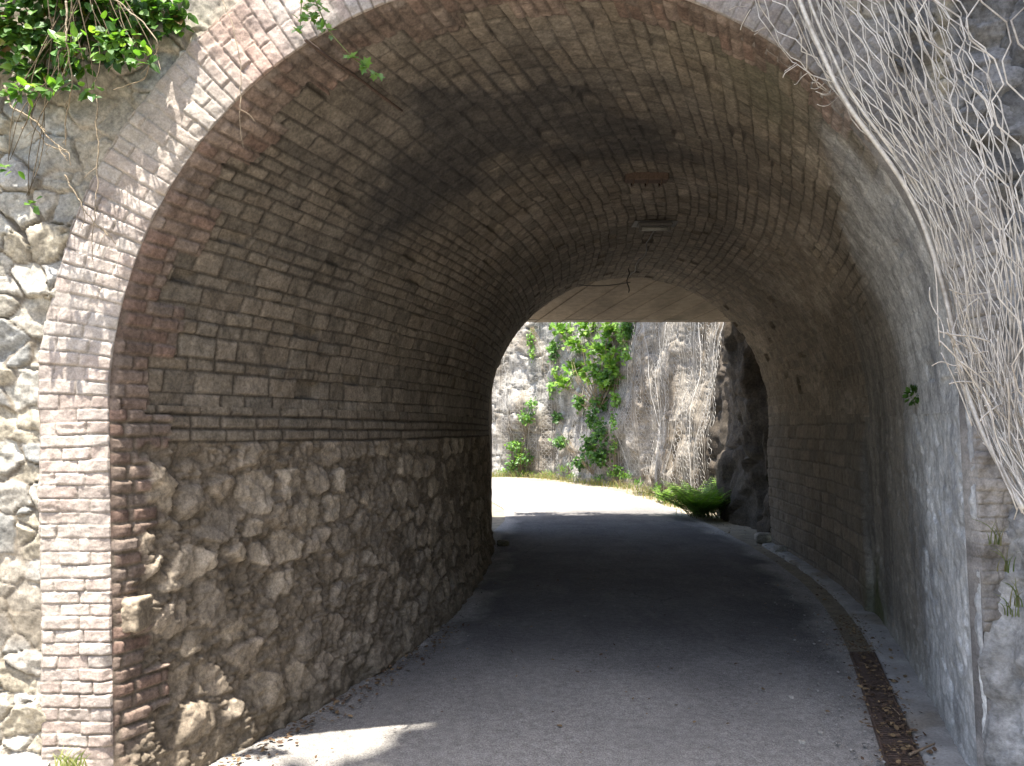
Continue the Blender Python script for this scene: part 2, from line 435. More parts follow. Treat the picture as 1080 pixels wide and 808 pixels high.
# ---- left wall under the springing: rubble in earthy mortar
def left_wall():
    nz = 250
    zf = np.linspace(-.08, 1.0, nz)[:, None]*np.ones((1, len(YS))); y = np.ones((nz, 1))*YS[None, :]
    z = zf*(ZS(y)+.03)
    T = (y-Y0)*1.08; Zw = z
    wT = T+.035*fbm(T*4, Zw*4, 3, 41); wZ = Zw+.03*fbm(T*4, Zw*4, 3, 42)
    wT = wT+.012*fbm(T*14,Zw*14,3,411); wZ = wZ+.012*fbm(T*14,Zw*14,3,412)
    e, idd, dx, dy = voro(wT+.1, wZ, .235, .170, 43, .55, .45)
    n1 = fbm(T*8, Zw*8, 4, 44); n2 = fbm(T*30, Zw*30, 3, 45)
    st = (idd < .78)*1.0
    prof = sst(e+.07*n1, .11+.14*((idd*17)%1), .20+.15*((idd*17)%1))
    dome = np.sqrt(np.clip(1-(dx*dx+dy*dy)*1.2, 0, 1))
    h = prof*st*(.004+.012*rnd((idd*1e5).astype(int), 1, 2)+.005*dome+.012*(dx*((idd*13)%1-.5)+dy*((idd*31)%1-.5)))+.014*n1*prof*st+.010*n2+.012*n1+.02*fbm(T*2.2,Zw*2.2,3,441)+.012*ridge(T*9,Zw*9,3,442)*(1-.5*prof*st)
    # small packing chips in the bed joints
    e3, i3, _, _ = voro(wT, wZ, .055, .035, 46, .9, .4)
    h += (1-prof*st)*sst(e3, .08, .35)*.011*(i3 > .35)
    cs = pal([(.36,.295,.22),(.30,.245,.185),(.42,.35,.27),(.27,.225,.175),(.34,.28,.215)], (idd*7.3)%1)*(.9+.3*n1[...,None])
    cm = np.array((.185,.150,.112))*(1+.35*n2[...,None]+.3*fbm(T*3,Zw*3,3,47)[...,None])
    col = mixc(cm, cs, prof*st)
    # foot of the wall bulges, splashed and dusty
    h += .07*sst(z, .42, .0)*(.6+.6*fbm(T*2.5, Zw*3, 3, 48))
    col = mixc(col, (.20,.165,.122), sst(z+.12*fbm(T*4,Zw*3,3,49), .30, .05)*.7)
    # two flat levelling courses of brick at the springing
    eb = np.array([-.3, 1.50, 1.562, 1.625, 1.70])
    dz, _, _, bb, _, _ = courses(Zw+.006*fbm(T*3,Zw*2,3,501), T+.003*n2, eb, (.13,.27), 50)
    lev = sst(Zw+.008*fbm(T*3,Zw*0,2,51), 1.485, 1.50)
    fb = sst(dz, .003, .012); rb = rnd(bb, 1, 3)
    h = h*(1-lev)+lev*fb*(.012+.006*(rb-.5)+.004*n1)
    col = mixc(col, mixc((.08,.066,.052), pal(STONES, rb), fb), lev)
    # brick quoin at the mouth, four courses long and four short, broken low down
    kb = np.floor(Zw/.06).astype(int)
    band = np.where((kb//3) % 2 == 0, .26, .15)
    ebq = edges_of(1.9, .058, .0615, 52, -.2)
    dq, _, _, bq, _, _ = courses(Zw+.006*fbm(T*4,Zw*4,2,53), T+.006*n2, ebq, (.122,.132), 54)
    fq = sst(dq, .002, .012); rq = rnd(bq, 2, 3)
    hq = fq*(.016+.016*(rq-.5)+.006*n1)+.004*n2
    cq = mixc(np.array((.16,.13,.10))*(1+.3*n1[...,None]), pal(BRICKS, rnd(bq,4,3))*(.7+.3*rq[...,None]), fq)
    inq = sst(band+.04*fbm(T*7,Zw*7,3,55)-T, -.005, .012)*sst(z+.1*n1, .18, .30)
    broken = sst(fbm(T*5,Zw*5,3,56)+.25*sst(Zw,1.2,.6), .30, .42)
    inq *= (1-broken)
    h = h*(1-inq)+hq*inq; col = mixc(col, cq, inq)
    h = h*sst(T,0,.03)+.001
    x = XL(y)-.02*zf+h
    P = np.stack([x, y, z], -1)
    return make("rubble_side_wall", P, gridF(nz, len(YS))[:, ::-1], M_STONE, tunnel, col)
left_wall()
# the one big pale quoin stone let into the brick corner
def boulder(c, r, seed, sub=28, amp=.22, sharp=4.0):
    a = np.linspace(0, math.pi, sub)[:, None]; b = np.linspace(0, 2*math.pi, sub*2)[None, :]
    nx = np.sin(a)*np.cos(b); ny = np.sin(a)*np.sin(b); nz = np.cos(a)*np.ones_like(b)
    d = (np.abs(nx)**sharp+np.abs(ny)**sharp+np.abs(nz)**sharp)**(-1/sharp)
    k = d*(1+amp*fbm(nx*1.7+seed, ny*1.7+nz*1.3, 4, int(seed*10))+amp*.6*fbm(nz*1.7+seed, nx*1.1-ny, 4, int(seed*10)+7))
    k[:, -1] = k[:, 0]; k[0, :] = k[0, 0]; k[-1, :] = k[-1, 0]
    P = np.stack([c[0]+r[0]*k*nx, c[1]+r[1]*k*ny, c[2]+r[2]*k*nz], -1)
    return P.reshape(-1, 3), gridF(sub, sub*2)
def boulder_obj(name, c, r, seed, colr, mat, parent=None, sub=28, amp=.22, base=None, sharp=4.0):
    V, F = boulder(c, r, seed, sub, amp, sharp)
    cc = np.asarray(colr)*(1+.35*fbm(V[:,0]*9, V[:,2]*9+V[:,1]*5, 4, 3)[:,None])
    return make(name, V, F, mat, parent, cc, True, base)
q = boulder_obj("corner_stone", (XL(3.25)-.062, 3.25, .79), (.062,.145,.072), 7.7, (.27,.222,.165), M_STONE, tunnel, 60, .10, None, 12.0)
q["label"] = "one large pale yellowish stone wedged among the brick quoins"

# ---- right wall: lime-washed render with grey water streaks near the mouth, bare dark masonry further in
def right_wall():
    nz = 230
    zf = np.linspace(-.06, 1.0, nz)[:, None]*np.ones((1, len(YS))); y = np.ones((nz, 1))*YS[None, :]
    z = zf*(ZS(y)+.03); T = (y-Y0)*1.06
    n1 = fbm(T*8, z*8, 4, 61); n2 = fbm(T*30, z*30, 3, 62)
    e, idd, dx, dy = voro(T+.03*n1, z+.02*n1, .26, .16, 63, .7, .4)
    st = sst(e, .05, .3)
    back = sst(T+.12*fbm(z*3, T*2, 3, 64), 3.35, 3.45)
    h = (.006*n1+.004*n2+.018*fbm(T*1.3, z*1.3, 3, 65)*(1-zf))+back*(.05*(1-sst(zf,.7,1))+.006*n1)+.004*st*(1-back)
    h += (.010*sst(fbm(T*4, z*4, 5, 66), .05, .2)+.004*fbm(T*16,z*16,4,661))*(1-back)
    col = render_coat(T, z, n1)
    dB, dsB, dtB, bB, _, _ = courses(z+.012*fbm(T*3,z*3,3,641)+.15, T+.02*fbm(T*3,z*3,3,642), edges_of(2.2,.115,.175,643), (.19,.36), 644)
    fB = sst(dB, .003, .016); rB = rnd(bB, 6, 2)
    cB = mixc(np.array((.14,.12,.098))*(1+.3*n1[...,None]), pal(STONES, rB)*(.75+.4*rnd(bB,8,2)[...,None]), fB)
    col = mixc(col, cB, back*(.75+.25*sst(fbm(T*2,z*2,4,645),-.2,.3))); h = h+back*fB*(.010+.008*(rB-.5))
    # splash zone and a run of moss where the bare masonry begins
    col = mixc(col, (.40,.385,.36), sst(z+.1*n1, .28, .03)*(1-back)*.55)
    moss = np.exp(-((T-3.2)/.30)**2)*sst(z+.2*fbm(T*5,z*4,3,73), .55, .05)
    col = mixc(col, (.075,.085,.03), np.clip(moss*1.2, 0, .9))
    h = h*(.2+.8*sst(T,0,.03))
    x = XR(y)-.085*zf-h
    return make("rendered_side_wall", np.stack([x, y, z], -1), gridF(nz, len(YS)), M_PLASTER, tunnel, col)
right_wall()

# ---- brick arch ring on the face, jambs included
RW = .28
SL = (XL(Y0)-.02, XR(Y0)-.085)
CX = (SL[0]+SL[1])/2; RA = (SL[1]-SL[0])/2; ZSP = ZS(Y0)
def ring_pos(p, q, extra=0.):
    """p metres along the ring from the left foot, q metres outwards"""
    Larc = math.pi*RA
    left = p < ZSP; right = p > ZSP+Larc
    th = math.pi-np.clip((p-ZSP)/RA, 0, math.pi)
    x = CX+(RA+q)*np.cos(th); z = ZSP+(RISE(Y0)/RA*RA+q)*np.sin(th)
    x = np.where(left, SL[0]+.02*(1-p/ZSP)-q, x); z = np.where(left, p, z)
    pr = p-ZSP-Larc
    x = np.where(right, SL[1]+.085*pr/ZSP+q, x); z = np.where(right, ZSP-pr, z)
    return x, z
def ring():
    Lt = 2*ZSP+math.pi*RA
    n = int(Lt/.0045); m = 64
    p = np.linspace(-.06, Lt+.06, n)[:, None]*np.ones((1, m)); q = np.linspace(0, RW+.02, m)[None, :]*np.ones((n, 1))
    n1 = fbm(p*7, q*7, 4, 81); n2 = fbm(p*28, q*28, 3, 82)
    wp = p+.006*fbm(p*4, q*5, 3, 83)+.012*fbm(p*1.1, q*2, 2, 84); wq = q+.006*n1
    eb = edges_of(Lt+.5, .0495, .0555, 85, -.3)
    d, ds, dt, bid, ls, lt = courses(wp, wq, eb, (.120,.2), 86)
    # header/stretcher bond across the ring
    k = np.clip(np.searchsorted(eb, wp)-1, 0, len(eb)-2)
    off = np.where(k % 2 == 0, .125, rnd(k, 5, 1)*.05+.062)
    half = np.where(rnd(k, 9, 1) > .3, 1, 0)
    qd = np.abs(wq-off); qd = np.where((k % 2 == 1), np.minimum(qd, np.abs(wq-off-.125)), np.where(half > 0, qd, .1))
    cell = np.where(wq < off, 0, np.where((k % 2 == 1) & (wq > off+.125), 2, 1))
    d = np.minimum(np.minimum(ds, qd), np.minimum(np.abs(wq-RW), 1))
    r1 = rnd(k, cell, 87); r2 = rnd(k, cell, 88)
    f = sst(d+.002*n2, .0008, .0052)
    worn = np.maximum(sst(fbm(p*2.1, q*2.1, 4, 89), .05, .40), .8*sst(fbm(p*6,q*6,4,891), .12, .3))
    h = f*(.006+.008*(r1-.5)+.004*n1)+.0035*n2-.007*worn*(.6+n1)+.004*fbm(p*14,q*14,4,895)
    u = p/Lt
    col = pal([(.35,.292,.258),(.36,.308,.276),(.335,.272,.238),(.352,.298,.264),(.37,.325,.292),(.342,.28,.246)], r2)*(.93+.14*r1[...,None])*(1+.35*fbm(p*5,q*5,4,811)[...,None])
    mort = np.array((.27,.235,.20))*(1+.3*n1[...,None])
    mort = mixc(mort, (.17,.14,.115), sst(fbm(p*3, q*3, 3, 90), -.1, .3))
    col = mixc(mort, col, f)
    col = mixc(col, (.385,.345,.30), worn*.42)
    # grimy crown, red where the whitish film has been lost; grey worn stone jamb on the right
    crown = np.exp(-((u-.36)/.07)**2)*np.clip(.5+fbm(p*2,q*4,4,91),0,1)
    col = mixc(col, (.27,.235,.20), crown*.35)
    redp = np.exp(-((p-ZSP-1.55)/.12)**2)
    col = mixc(col, col*np.array((1.0,.76,.68)), redp*.6)
    rj = sst(u+.03*fbm(p*2,q*3,3,921), .54, .66)
    col = mixc(col, mixc((.125,.12,.118), (.27,.255,.24), sst(n1+.5*fbm(p*2,q*2,3,922), -.3, .5)), rj*.9)
    low = sst(u,.72,.80)*(.010*fbm(p*20,q*20,3,923)+.022*ridge(p*4.5, q*2.2, 3, 92)+.01*n1)
    h = h+low
    # rounded, broken arris
    chip = np.clip(fbm(p*5, q*0, 4, 93)+.1, 0, 1)*(.030*sst(p, 1.3, .2)+.016)
    ar = np.exp(-(q/.022)**2)
    h = h-ar*(chip+.004)
    q2 = q+0*p
    out = .012*fbm(p*6, q*0, 3, 94)*sst(q, .1, RW)
    x, z = ring_pos(p, q2+out)
    yy = Y0-.012-h
    back = sst(q, RW+.003, RW+.016)
    yy = yy+.06*back
    # return lip into the mouth
    x0, z0 = ring_pos(p[:, :1], q[:, :1]+.001)
    X = np.concatenate([x0, x], 1); Z = np.concatenate([z0, z], 1); Yy = np.concatenate([np.full_like(x0, Y0+.09), yy], 1)
    C = np.concatenate([col[:, :1], col], 1)
    return make("brick_arch_ring", np.stack([X, Yy, Z], -1), gridF(n, m+1)[:, ::-1], M_BRICK, tunnel, C)
ring()

# ---- concrete slab that carries the vault's far end, on a pier
def slab():
    nx, ny = 1000, 24
    x = np.linspace(-.9, 6.2, nx)[:, None]*np.ones((1, ny)); y = np.linspace(10.34, 12.7, ny)[None, :]*np.ones((nx, 1))
    sk = x/.42; x = x-.35*(y-10.2)*1.0; k = np.floor(sk); f = np.abs(sk-k-.5)*2
    h = .006*(rnd(k.astype(int), 1, 4)-.5)-.012*sst(f, .90, 1.0)+.003*fbm(x*8, y*8, 3, 5)
    tone = .85+.25*rnd(k.astype(int), 2, 4)
    col = np.array((.33,.275,.215))*(tone*(1-.45*sst(f,.94,.985)))[...,None]*(1+.55*fbm(x*1.6,y*1.1,5,6)[...,None])
    mb = MB()
    mb.add(np.stack([x, y, 3.66-.119*(y-10.35)+h], -1), gridF(nx, ny), None, col.reshape(-1,3))
    mb.box((-.9,10.36,3.675), (5.2,12.55,3.72), (.36,.34,.31)); mb.box((-.9,12.553,3.392), (5.2,12.695,3.70), (.36,.34,.31))
    return mb.build("concrete_slab", M_CONC, tunnel, False)
slab()
pr = MB(); nzp, nyp = 90, 40
zz = np.linspace(-.05,3.41,nzp)[:,None]*np.ones((1,nyp)); yy = np.linspace(10.26,11.75,nyp)[None,:]*np.ones((nzp,1))
pr.add(np.stack([-.31+.012*fbm(yy*5,zz*5,4,9), yy, zz], -1), gridF(nzp,nyp)[:, ::-1], None, (np.array((.33,.275,.215))*(1+.3*fbm(yy*4,zz*2,4,10)[...,None])).reshape(-1,3))
pr.box((-.62,10.26,-.05),(-.325,11.75,3.41),(.33,.29,.24))
pr.build("end_pier", M_CONC, tunnel, False)

# ------------------------------------------------------------------ rubble face wall left of and above the mouth
facew = thing("rubble_wall", "pale rubble stone retaining wall left of the brick arch, half overgrown", "wall", (-3.2, Y0, 0))
def face_wall():
    xs = np.concatenate([np.linspace(-6, -2.15, 150)[:-1], np.linspace(-2.15, -.9, 170), np.linspace(-.9, 3.6, 330)[1:]]); zs = np.linspace(-.06, 4.5, 560)
    x = xs[:, None]*np.ones((1, len(zs))); z = np.ones((len(xs), 1))*zs[None, :]
    w1 = x+.025*fbm(x*5, z*5, 3, 101); w2 = z+.022*fbm(x*5, z*5, 3, 102)
    w1 = w1+.010*fbm(x*16,z*16,3,121); w2 = w2+.010*fbm(x*16,z*16,3,122)
    e, idd, dx, dy = voro(w1, w2, .125, .088, 103, .95, 1.0)
    e2, id2, _, _ = voro(w1, w2, .058, .042, 104, .9, .4)
    n1 = fbm(x*9, z*9, 4, 105); n2 = fbm(x*34, z*34, 3, 106)
    big = (idd < 2)*1.0
    pf = sst(e+.06*n1, .03, .12)*big*(.25+.75*sst(fbm(x*2.5,z*2.5,4,123),-.45,.0)); ps = sst(e2, .03, .2)*(1-big)
    h = pf*(.013+.016*(rnd((idd*1e5).astype(int),1,1)-.5)+.020*(dx*((idd*13)%1-.5)+dy*((idd*29)%1-.5))*2+.016*n1+.010*ridge(x*8,z*8,4,124))+ps*(.020+.012*(id2-.5))+.004*n2
    ids = np.where(big > 0, (idd*7.7)%1, id2)
    col = pal([(.30,.275,.23),(.335,.315,.275),(.26,.25,.232),(.31,.275,.215),(.235,.232,.218),(.35,.325,.285)], ids)*(1+.28*n1[...,None]+.12*n2[...,None])
    mort = np.array((.27,.235,.19))*(1+.3*n1[...,None])
    mort = mixc(mort, (.15,.126,.096), sst(fbm(x*3,z*3,3,107), .0, .4))
    col = mixc(mort, col, np.maximum(pf, ps))
    lich = sst(fbm(x*4, z*4, 5, 108), .2, .5); col = mixc(col, (.30,.28,.22), lich*.5*sst(z, 1.2, 2.6))
    dk = sst(x+.12*fbm(x*3,z*2,4,111), 1.35, 1.6)
    col = mixc(col, np.array((.135,.133,.135))*(1+.7*fbm(x*5,z*3,5,112)[...,None]), dk*.9)
    pale = np.exp(-((x-1.74-.03*fbm(z*2,x*0,3,113))/.035)**2)*sst(z,1.7,2.0)
    col = mixc(col, (.36,.32,.24), pale*.8)
    h = h+dk*(.05*ridge(x*2.2,z*1.4,4,114)+.03*ridge(x*3,z*9,4,115)+.012*n1)
    # rough plastered footing
    ft = sst(z+.05*fbm(x*6, z*3, 3, 109), .27, .20)
    h = h*(1-ft)+ft*(.085+.03*fbm(x*5,z*5,4,110)+.01*n1); col = mixc(col, (.36,.33,.28), ft)
    dxr = np.where(z < ZSP, np.maximum(SL[0]+.02-x, x-SL[1]-.085*np.clip(1-z/ZSP,0,1)), np.sqrt((x-CX)**2+((z-ZSP))**2)-RA)
    mask = dxr > RW-.035
    h = h-.02*sst(dxr, RW+.03, RW-.03)
    # the wall top leans back under the ivy
    yy = Y0+.012-h+.10*sst(z, 3.1, 4.4)
    return make("rubble_facing", np.stack([x, yy, z], -1), gridF(len(xs), len(zs), mask)[:, ::-1], M_STONE, facew, col)
face_wall()

# ------------------------------------------------------------------ ground, road, hill
def ground():
    g = np.concatenate([-np.geomspace(1500, 14, 22), np.linspace(-13, 34, 95), np.geomspace(35, 1500, 22)])
    x = g[:, None]*np.ones((1, len(g))); y = np.ones((len(g), 1))*g[None, :]
    z = -.002+.010*fbm(x*.7, y*.7, 3, 120)
    col = np.array((.24,.205,.15))*(1+.3*fbm(x*.8,y*.8,4,121)[...,None])
    o = make("ground", np.stack([x, y, z], -1), gridF(len(g), len(g)), M_DIRT, None, col); tag(o, kind="structure")
ground()
# road centre edges: through the tunnel, then a bend to the left
def road_edges():
    ys = np.concatenate([np.linspace(-30, 2.9, 30), np.linspace(3.08, 10.3, 180), np.linspace(10.6, 24.5, 50)])
    l = np.where(ys < Y0, XL(Y0)+(ys-Y0)*.15-.0, XL(np.clip(ys, Y0, Y1)))
    r = np.where(ys < Y0, XR(Y0)-.37+(ys-Y0)*.22, XR(np.clip(ys, Y0, Y1))-.37)
    m = ys > Y1
    r = np.where(m, np.interp(ys, [10.3,12,14,16.5,19,21,22.5,24.5],[3.21,3.26,3.25,3.1,2.75,2.2,1.4,-.5]), r)
    l = np.where(m, np.interp(ys, [10.3,11.75,13,15,17,18.5,19.4,24.5],[-.3,-.28,-.12,-.15,-.5,-1.0,-1.6,-5]), l)
    return ys, l, r
RY, RLx, RRx = road_edges()
def road():
    m = 90
    u = np.linspace(0, 1, m)[None, :]
    x = RLx[:, None]*(1-u)+RRx[:, None]*u; y = RY[:, None]*np.ones((1, m))
    z = .015+.018*(1-(2*u-1)**2)+.004*fbm(x*1.3, y*1.3, 3, 130)
    o = make("road", np.stack([x, y, z], -1), gridF(len(RY), m)[:, ::-1], M_ASPHALT, None, np.repeat(np.maximum(np.maximum(sst(y+1.2*fbm(x*.9,y*.5,4,131), 12.5, 17.5)*.75, .50*sst(y+1.1*fbm(x*1.1,y*.7,5,133), 6.4, 3.4)), .62*sst(np.abs(2*u-1)+.16*fbm(x*3,y*2,5,132), .80, 1.02)).reshape(-1,1),3,1)); tag(o, kind="structure")  # daylight painted pale at the mouth and far end; dust along the edges
    # the arm of the road that leaves to the left round the rock
    n2 = 60; uu = np.linspace(0,1,n2)[:,None]; vv = np.linspace(0,1,16)[None,:]
    cx = 2.0-22*uu+0*vv; cy = 19.6+1.3*uu**2*6-0*vv
    X = cx+0*vv; Y = cy+(vv-.5)*(4.3-1.4*np.exp(-uu*8))+2*uu
    Z = .012+.01*(1-(2*vv-1)**2)+0*X
    o2 = make("road_bend", np.stack([X, Y, Z], -1), gridF(n2, 16)[:, ::-1], M_ASPHALT, None, np.full((X.size,3),.75)); tag(o2, kind="structure")  # sunlit brightness of the bend painted in as an even pale tone
road()
# concrete kerb strip at the foot of the right wall
def kerb():
    ys = np.linspace(Y0-1.2, 10.25, 400); off = np.array([.198,.194,.188,.13,.06,-.05]); hz = np.array([.0,.024,.034,.040,.046,.05])
    yc = np.clip(ys, Y0, Y1)
    xr = XR(yc)+np.where(ys < Y0, (ys-Y0)*.3, 0)
    x = xr[:, None]-off[None, :]; y = ys[:, None]*np.ones((1, 6)); z = hz[None, :]+.010*fbm(x*5, y*5, 3, 140)
    x = x+.010*fbm(x*3, y*3, 3, 141)
    col = np.array((.30,.29,.275))*(1+.3*fbm(x*4,y*4,4,142)[...,None]); col = mixc(col, (.20,.17,.13), sst(fbm(x*3,y*2,4,143), .1, .4)*.7)
    o = make("kerb", np.stack([x, y, z], -1), gridF(400, 6)[:, ::-1], M_CONC, None, col); tag(o, kind="structure")
kerb()
def hill():
    xs = np.linspace(-30, 9, 150); ys = np.linspace(3.12, 12.62, 70)
    x = xs[:, None]*np.ones((1, 70)); y = np.ones((150, 1))*ys[None, :]
    top = np.interp(y, [3.12,4.2,6,8.5,10.2,12.62],[4.45,5.1,5.7,5.2,4.1,3.74])
    z = top+.14*fbm(x*1.2, y*1.2, 4, 150)*sst(y,3.2,4.5)*sst(y,12.6,11)+sst(-x, 3, 14)*1.5*sst(y,3.2,6)
    yb = np.where(x < -.62, np.minimum(y, 3.12+(y-3.12)*(11.7-3.12)/(12.62-3.12)), y)
    V = np.stack([x, yb, z], -1); Q = gridF(150, 70)
    mb = MB(); col = np.array((.11,.10,.055))*(1+.4*fbm(x*2,y*2,4,151)[...,None])
    mb.add(V, Q, None, col.reshape(-1,3))
    # end bank left of the pier, sides
    e = V[:, -1]; lo = e.copy(); lo[:, 2] = np.where(e[:,0] < -.6, -.1, 3.68)
    B = np.stack([e, lo], 1); mb.add(B, gridF(150, 2), None, (.16,.14,.10))
    for k in (0, -1):
        e = V[k]; lo = e.copy(); lo[:, 2] = -.1; mb.add(np.stack([e, lo], 1), gridF(70, 2), None, (.16,.14,.10))
    e = V[:, 0]; lo = e.copy(); lo[:,2] = 4.3; mb.add(np.stack([e, lo], 1), gridF(150, 2), None, (.16,.14,.10))
    o = mb.build("hillside", M_DIRT); tag(o, kind="structure")
hill()

def valley():
    # unseen wooded slopes added to block low sky light: behind the viewpoint and left
    xs = np.linspace(-70, 60, 140); ys = np.linspace(-70, 70, 150)
    x = xs[:, None]*np.ones((1, 150)); y = np.ones((140, 1))*ys[None, :]
    back = sst(-y, 10, 30)*11*sst(x+6-.15*(y+10), 1.0, 9.0)+sst(-y, 24, 44)*11
    left = sst(-x, 13, 34)*8
    right = sst(x, 5.5, 18)*14
    z = np.maximum(np.maximum(back, left), right)*(1+.15*fbm(x*.15,y*.15,4,160))+.5*fbm(x*.5,y*.5,4,161)*sst(np.maximum(np.maximum(back,left),right),.2,2)-.12
    col = mixc((.035,.055,.018), (.075,.085,.035), sst(fbm(x*.4,y*.4,5,162), -.3, .4))
    keep = ~((x > -7) & (x < 5.4) & (y > -12) & (y < 32)) & ~((y > 18) & (y < 32) & (x > -22) & (x < 6))
    o = make("sky_blocking_hills", np.stack([x, y, z], -1), gridF(140, 150, keep), M_ROCK, None, col); tag(o, kind="structure")
valley()

# ------------------------------------------------------------------ rock
def rock_sheet(name, base, top, zmax, n, m, colA, colB, seed, amp=.35, lean=.12, bulge=None, inward=1, zmin=-.15, tint=None, fine=.014):
    """base: polyline of ground points, rock rises to zmax leaning back; displaced by fissured noise"""
    base = np.asarray(base, float)
    seg = np.concatenate([[0], np.cumsum(np.linalg.norm(np.diff(base, axis=0), axis=1))])
    q = np.linspace(0, seg[-1], n); bx = np.interp(q, seg, base[:,0]); by = np.interp(q, seg, base[:,1])
    k = np.ones(9)/9
    bx2 = np.convolve(np.pad(bx, 4, 'edge'), k, 'valid'); by2 = np.convolve(np.pad(by, 4, 'edge'), k, 'valid')
    tx = np.gradient(bx2); ty = np.gradient(by2); l = np.hypot(tx, ty); nx = -ty/l*inward; ny = tx/l*inward
    u = q[:, None]*np.ones((1, m)); z = np.linspace(zmin, zmax, m)[None, :]*np.ones((n, 1))
    big = fbm(u*.42, z*.28, 4, seed); fis = ridge(u*.9+.5*fbm(u*.5,z*.4,3,seed+1), z*.30, 4, seed+2)
    blk, bi, bdx, bdy = voro(u+.25*fbm(u,z,3,seed+3), z+.3*fbm(u+5,z,3,seed+4), .75, 1.05, seed+5, .9, .5)
    h = amp*(big*.9+.45*fis+.35*(bi-.5)*sst(blk,0,.15)-.22*(1-sst(blk,0,.10)))+.10*fbm(u*2.4,z*2.0,4,seed+6)*amp/.35+.035*fbm(u*9,z*9,4,seed+7)+fine*ridge(u*4.5,z*4.5,5,seed+12)
    h = h-lean*z
    if bulge is not None: h = h+bulge(u, z)
    X = bx2[:,None]+nx[:,None]*h; Y = by2[:,None]+ny[:,None]*h
    st = fbm(u*3.2+.4*fbm(u,z,2,seed+8), z*.35, 5, seed+9); pt = fbm(u*.8, z*.8, 5, seed+10)
    col = mixc(colA, colB, sst(st*.7+pt*.6, -.15, .35))
    col = mixc(col, np.asarray(colB)*.55, sst(fis, -.15, -.5)*.5)
    col = col*(1+.25*fbm(u*7,z*7,4,seed+11)[...,None])
    if tint is not None: col = tint(u, z, col)
    o = make(name, np.stack([X, Y, z], -1), gridF(n, m), M_ROCK, None, col); tag(o, kind="structure")
    return np.stack([X, Y, z], -1), np.stack([nx, ny, 0*nx], -1)
CB = [(3.62,10.35),(3.80,11.3),(3.86,13.8),(3.92,16),(3.85,18.5),(3.35,21.0),(2.5,22.8),(1.0,25.2),(-1.5,27.0),(-6,28.6),(-12,30.2),(-22,31)]
def cb_bulge(u, z):
    return .60*np.exp(-((u-2.4)/1.3)**2)*sst(z, .8, 3.2)
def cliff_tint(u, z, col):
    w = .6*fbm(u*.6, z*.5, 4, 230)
    col = mixc(col, np.array((.060,.050,.040))*(1+.5*fbm(u*2,z*1.5,4,231)[...,None]), sst(u+w, 6.2, 4.4)*.92)      # shade by the slab, painted dark into the rock colour
    col = mixc(col, col*np.array((.76,.69,.60)), sst(u+w, 14.0, 9.5)*.8)                                      # earth-stained brown face
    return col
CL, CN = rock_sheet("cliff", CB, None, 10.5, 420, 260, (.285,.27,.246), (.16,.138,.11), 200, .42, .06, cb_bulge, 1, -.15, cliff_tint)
# right foreground rock against the mouth, bulging towards the road
RB = [(1.98,3.12),(2.05,2.86),(2.22,2.5),(2.6,1.6),(3.0,.2),(3.3,-2),(3.6,-6)]
FR, FN = rock_sheet("rock_face", RB, None, 7.0, 560, 420, (.27,.265,.26), (.115,.112,.11), 260, .16, .02, None, 1, -.15, None, .055)

# ------------------------------------------------------------------ drain
dr = thing("drain_grate", "long rusty drain grate along the right edge of the road", "drain", (float(XR(4.6))-.28, 4.6, 0))
def drain():
    ya, yb = 2.6, 5.2
    xin = lambda y: XR(np.maximum(y, Y0))-.372+np.minimum(y-Y0, 0)*.3
    ys = np.linspace(ya, yb, 90)
    f = MB()
    for off in (0., .158):
        for (a, b) in ((0, .012),):
            P = []
            for y in ys: 
                x = xin(y)+off; P.append([(x, y, .0), (x, y, .040), (x+.012, y, .040), (x+.012, y, .0)])
            f.add(np.array(P), gridF(90, 4), None, (.1,.06,.04))
    f.build("frame", M_RUST, dr)
    b = MB(); y = ya
    while y < yb:
        x = float(xin(y))+.013
        b.box((x, y, .012), (x+.144, y+.011, .036), (.1,.06,.04)); y += .026
    b.build("grate_bars", M_RUST, dr, False)
    P = []
    for y in ys: x = float(xin(y)); P.append([(x, y, .006), (x+.17, y, .006)])
    t = make("channel_silt", np.array(P), gridF(90, 2)[:, ::-1], M_DIRT, dr, np.full((180, 3), .1)*np.array((.8,.62,.48)))
drain()

# ------------------------------------------------------------------ lamps and cable on the crown
def crown(y):
    return float((XR(y)-.085+XL(y)-.02)/2), float(ZS(y)+RISE(y))
def lamp(y, label, lit):
    x, z = crown(y); z -= .02
    t = thing("ceiling_lamp", label, "lamp", (x, y, z), "lamps along the tunnel crown")
    b = MB(); b.box((x-.155, y-.05, z-.035), (x+.155, y+.05, z+.03), None, .01); hs = b.build("housing", M_RUST if not lit else M_LAMP, t, False)
    if lit:
        g = MB(); g.tube([(x-.12,y,z-.055),(x-.04,y,z-.055),(x+.04,y,z-.055),(x+.12,y,z-.055)], .018, 10); g.build("tube", M_TUBE, hs)
        for s in (-.13, .13):
            g = MB(); g.box((x+s-.012, y-.02, z-.075), (x+s+.012, y+.02, z-.03), None, .003); g.build("tube_holder", M_LAMP, hs, False)
        g = MB(); g.box((x-.20, y-.11, z-.012), (x+.20, y+.11, z-.004), None, .002); g.build("backing_plate", M_CABLE, t, False)
    else:
        for s in (-.1, 0, .1):
            g = MB(); g.tube([(x+s,y-.055,z-.03),(x+s,y-.04,z-.06),(x+s,y+.04,z-.06),(x+s,y+.055,z-.03)], .005, 6); g.build("guard_wire", M_RUST, hs)
    return t
lamp(5.45, "rusty brown lamp bracket without a tube on the vault crown, nearer the mouth", 0)
lamp(6.95, "grey strip lamp with a pale tube on the vault crown, deeper in the tunnel", 1)
cb = MB()
x, z = crown(6.95); pts = []
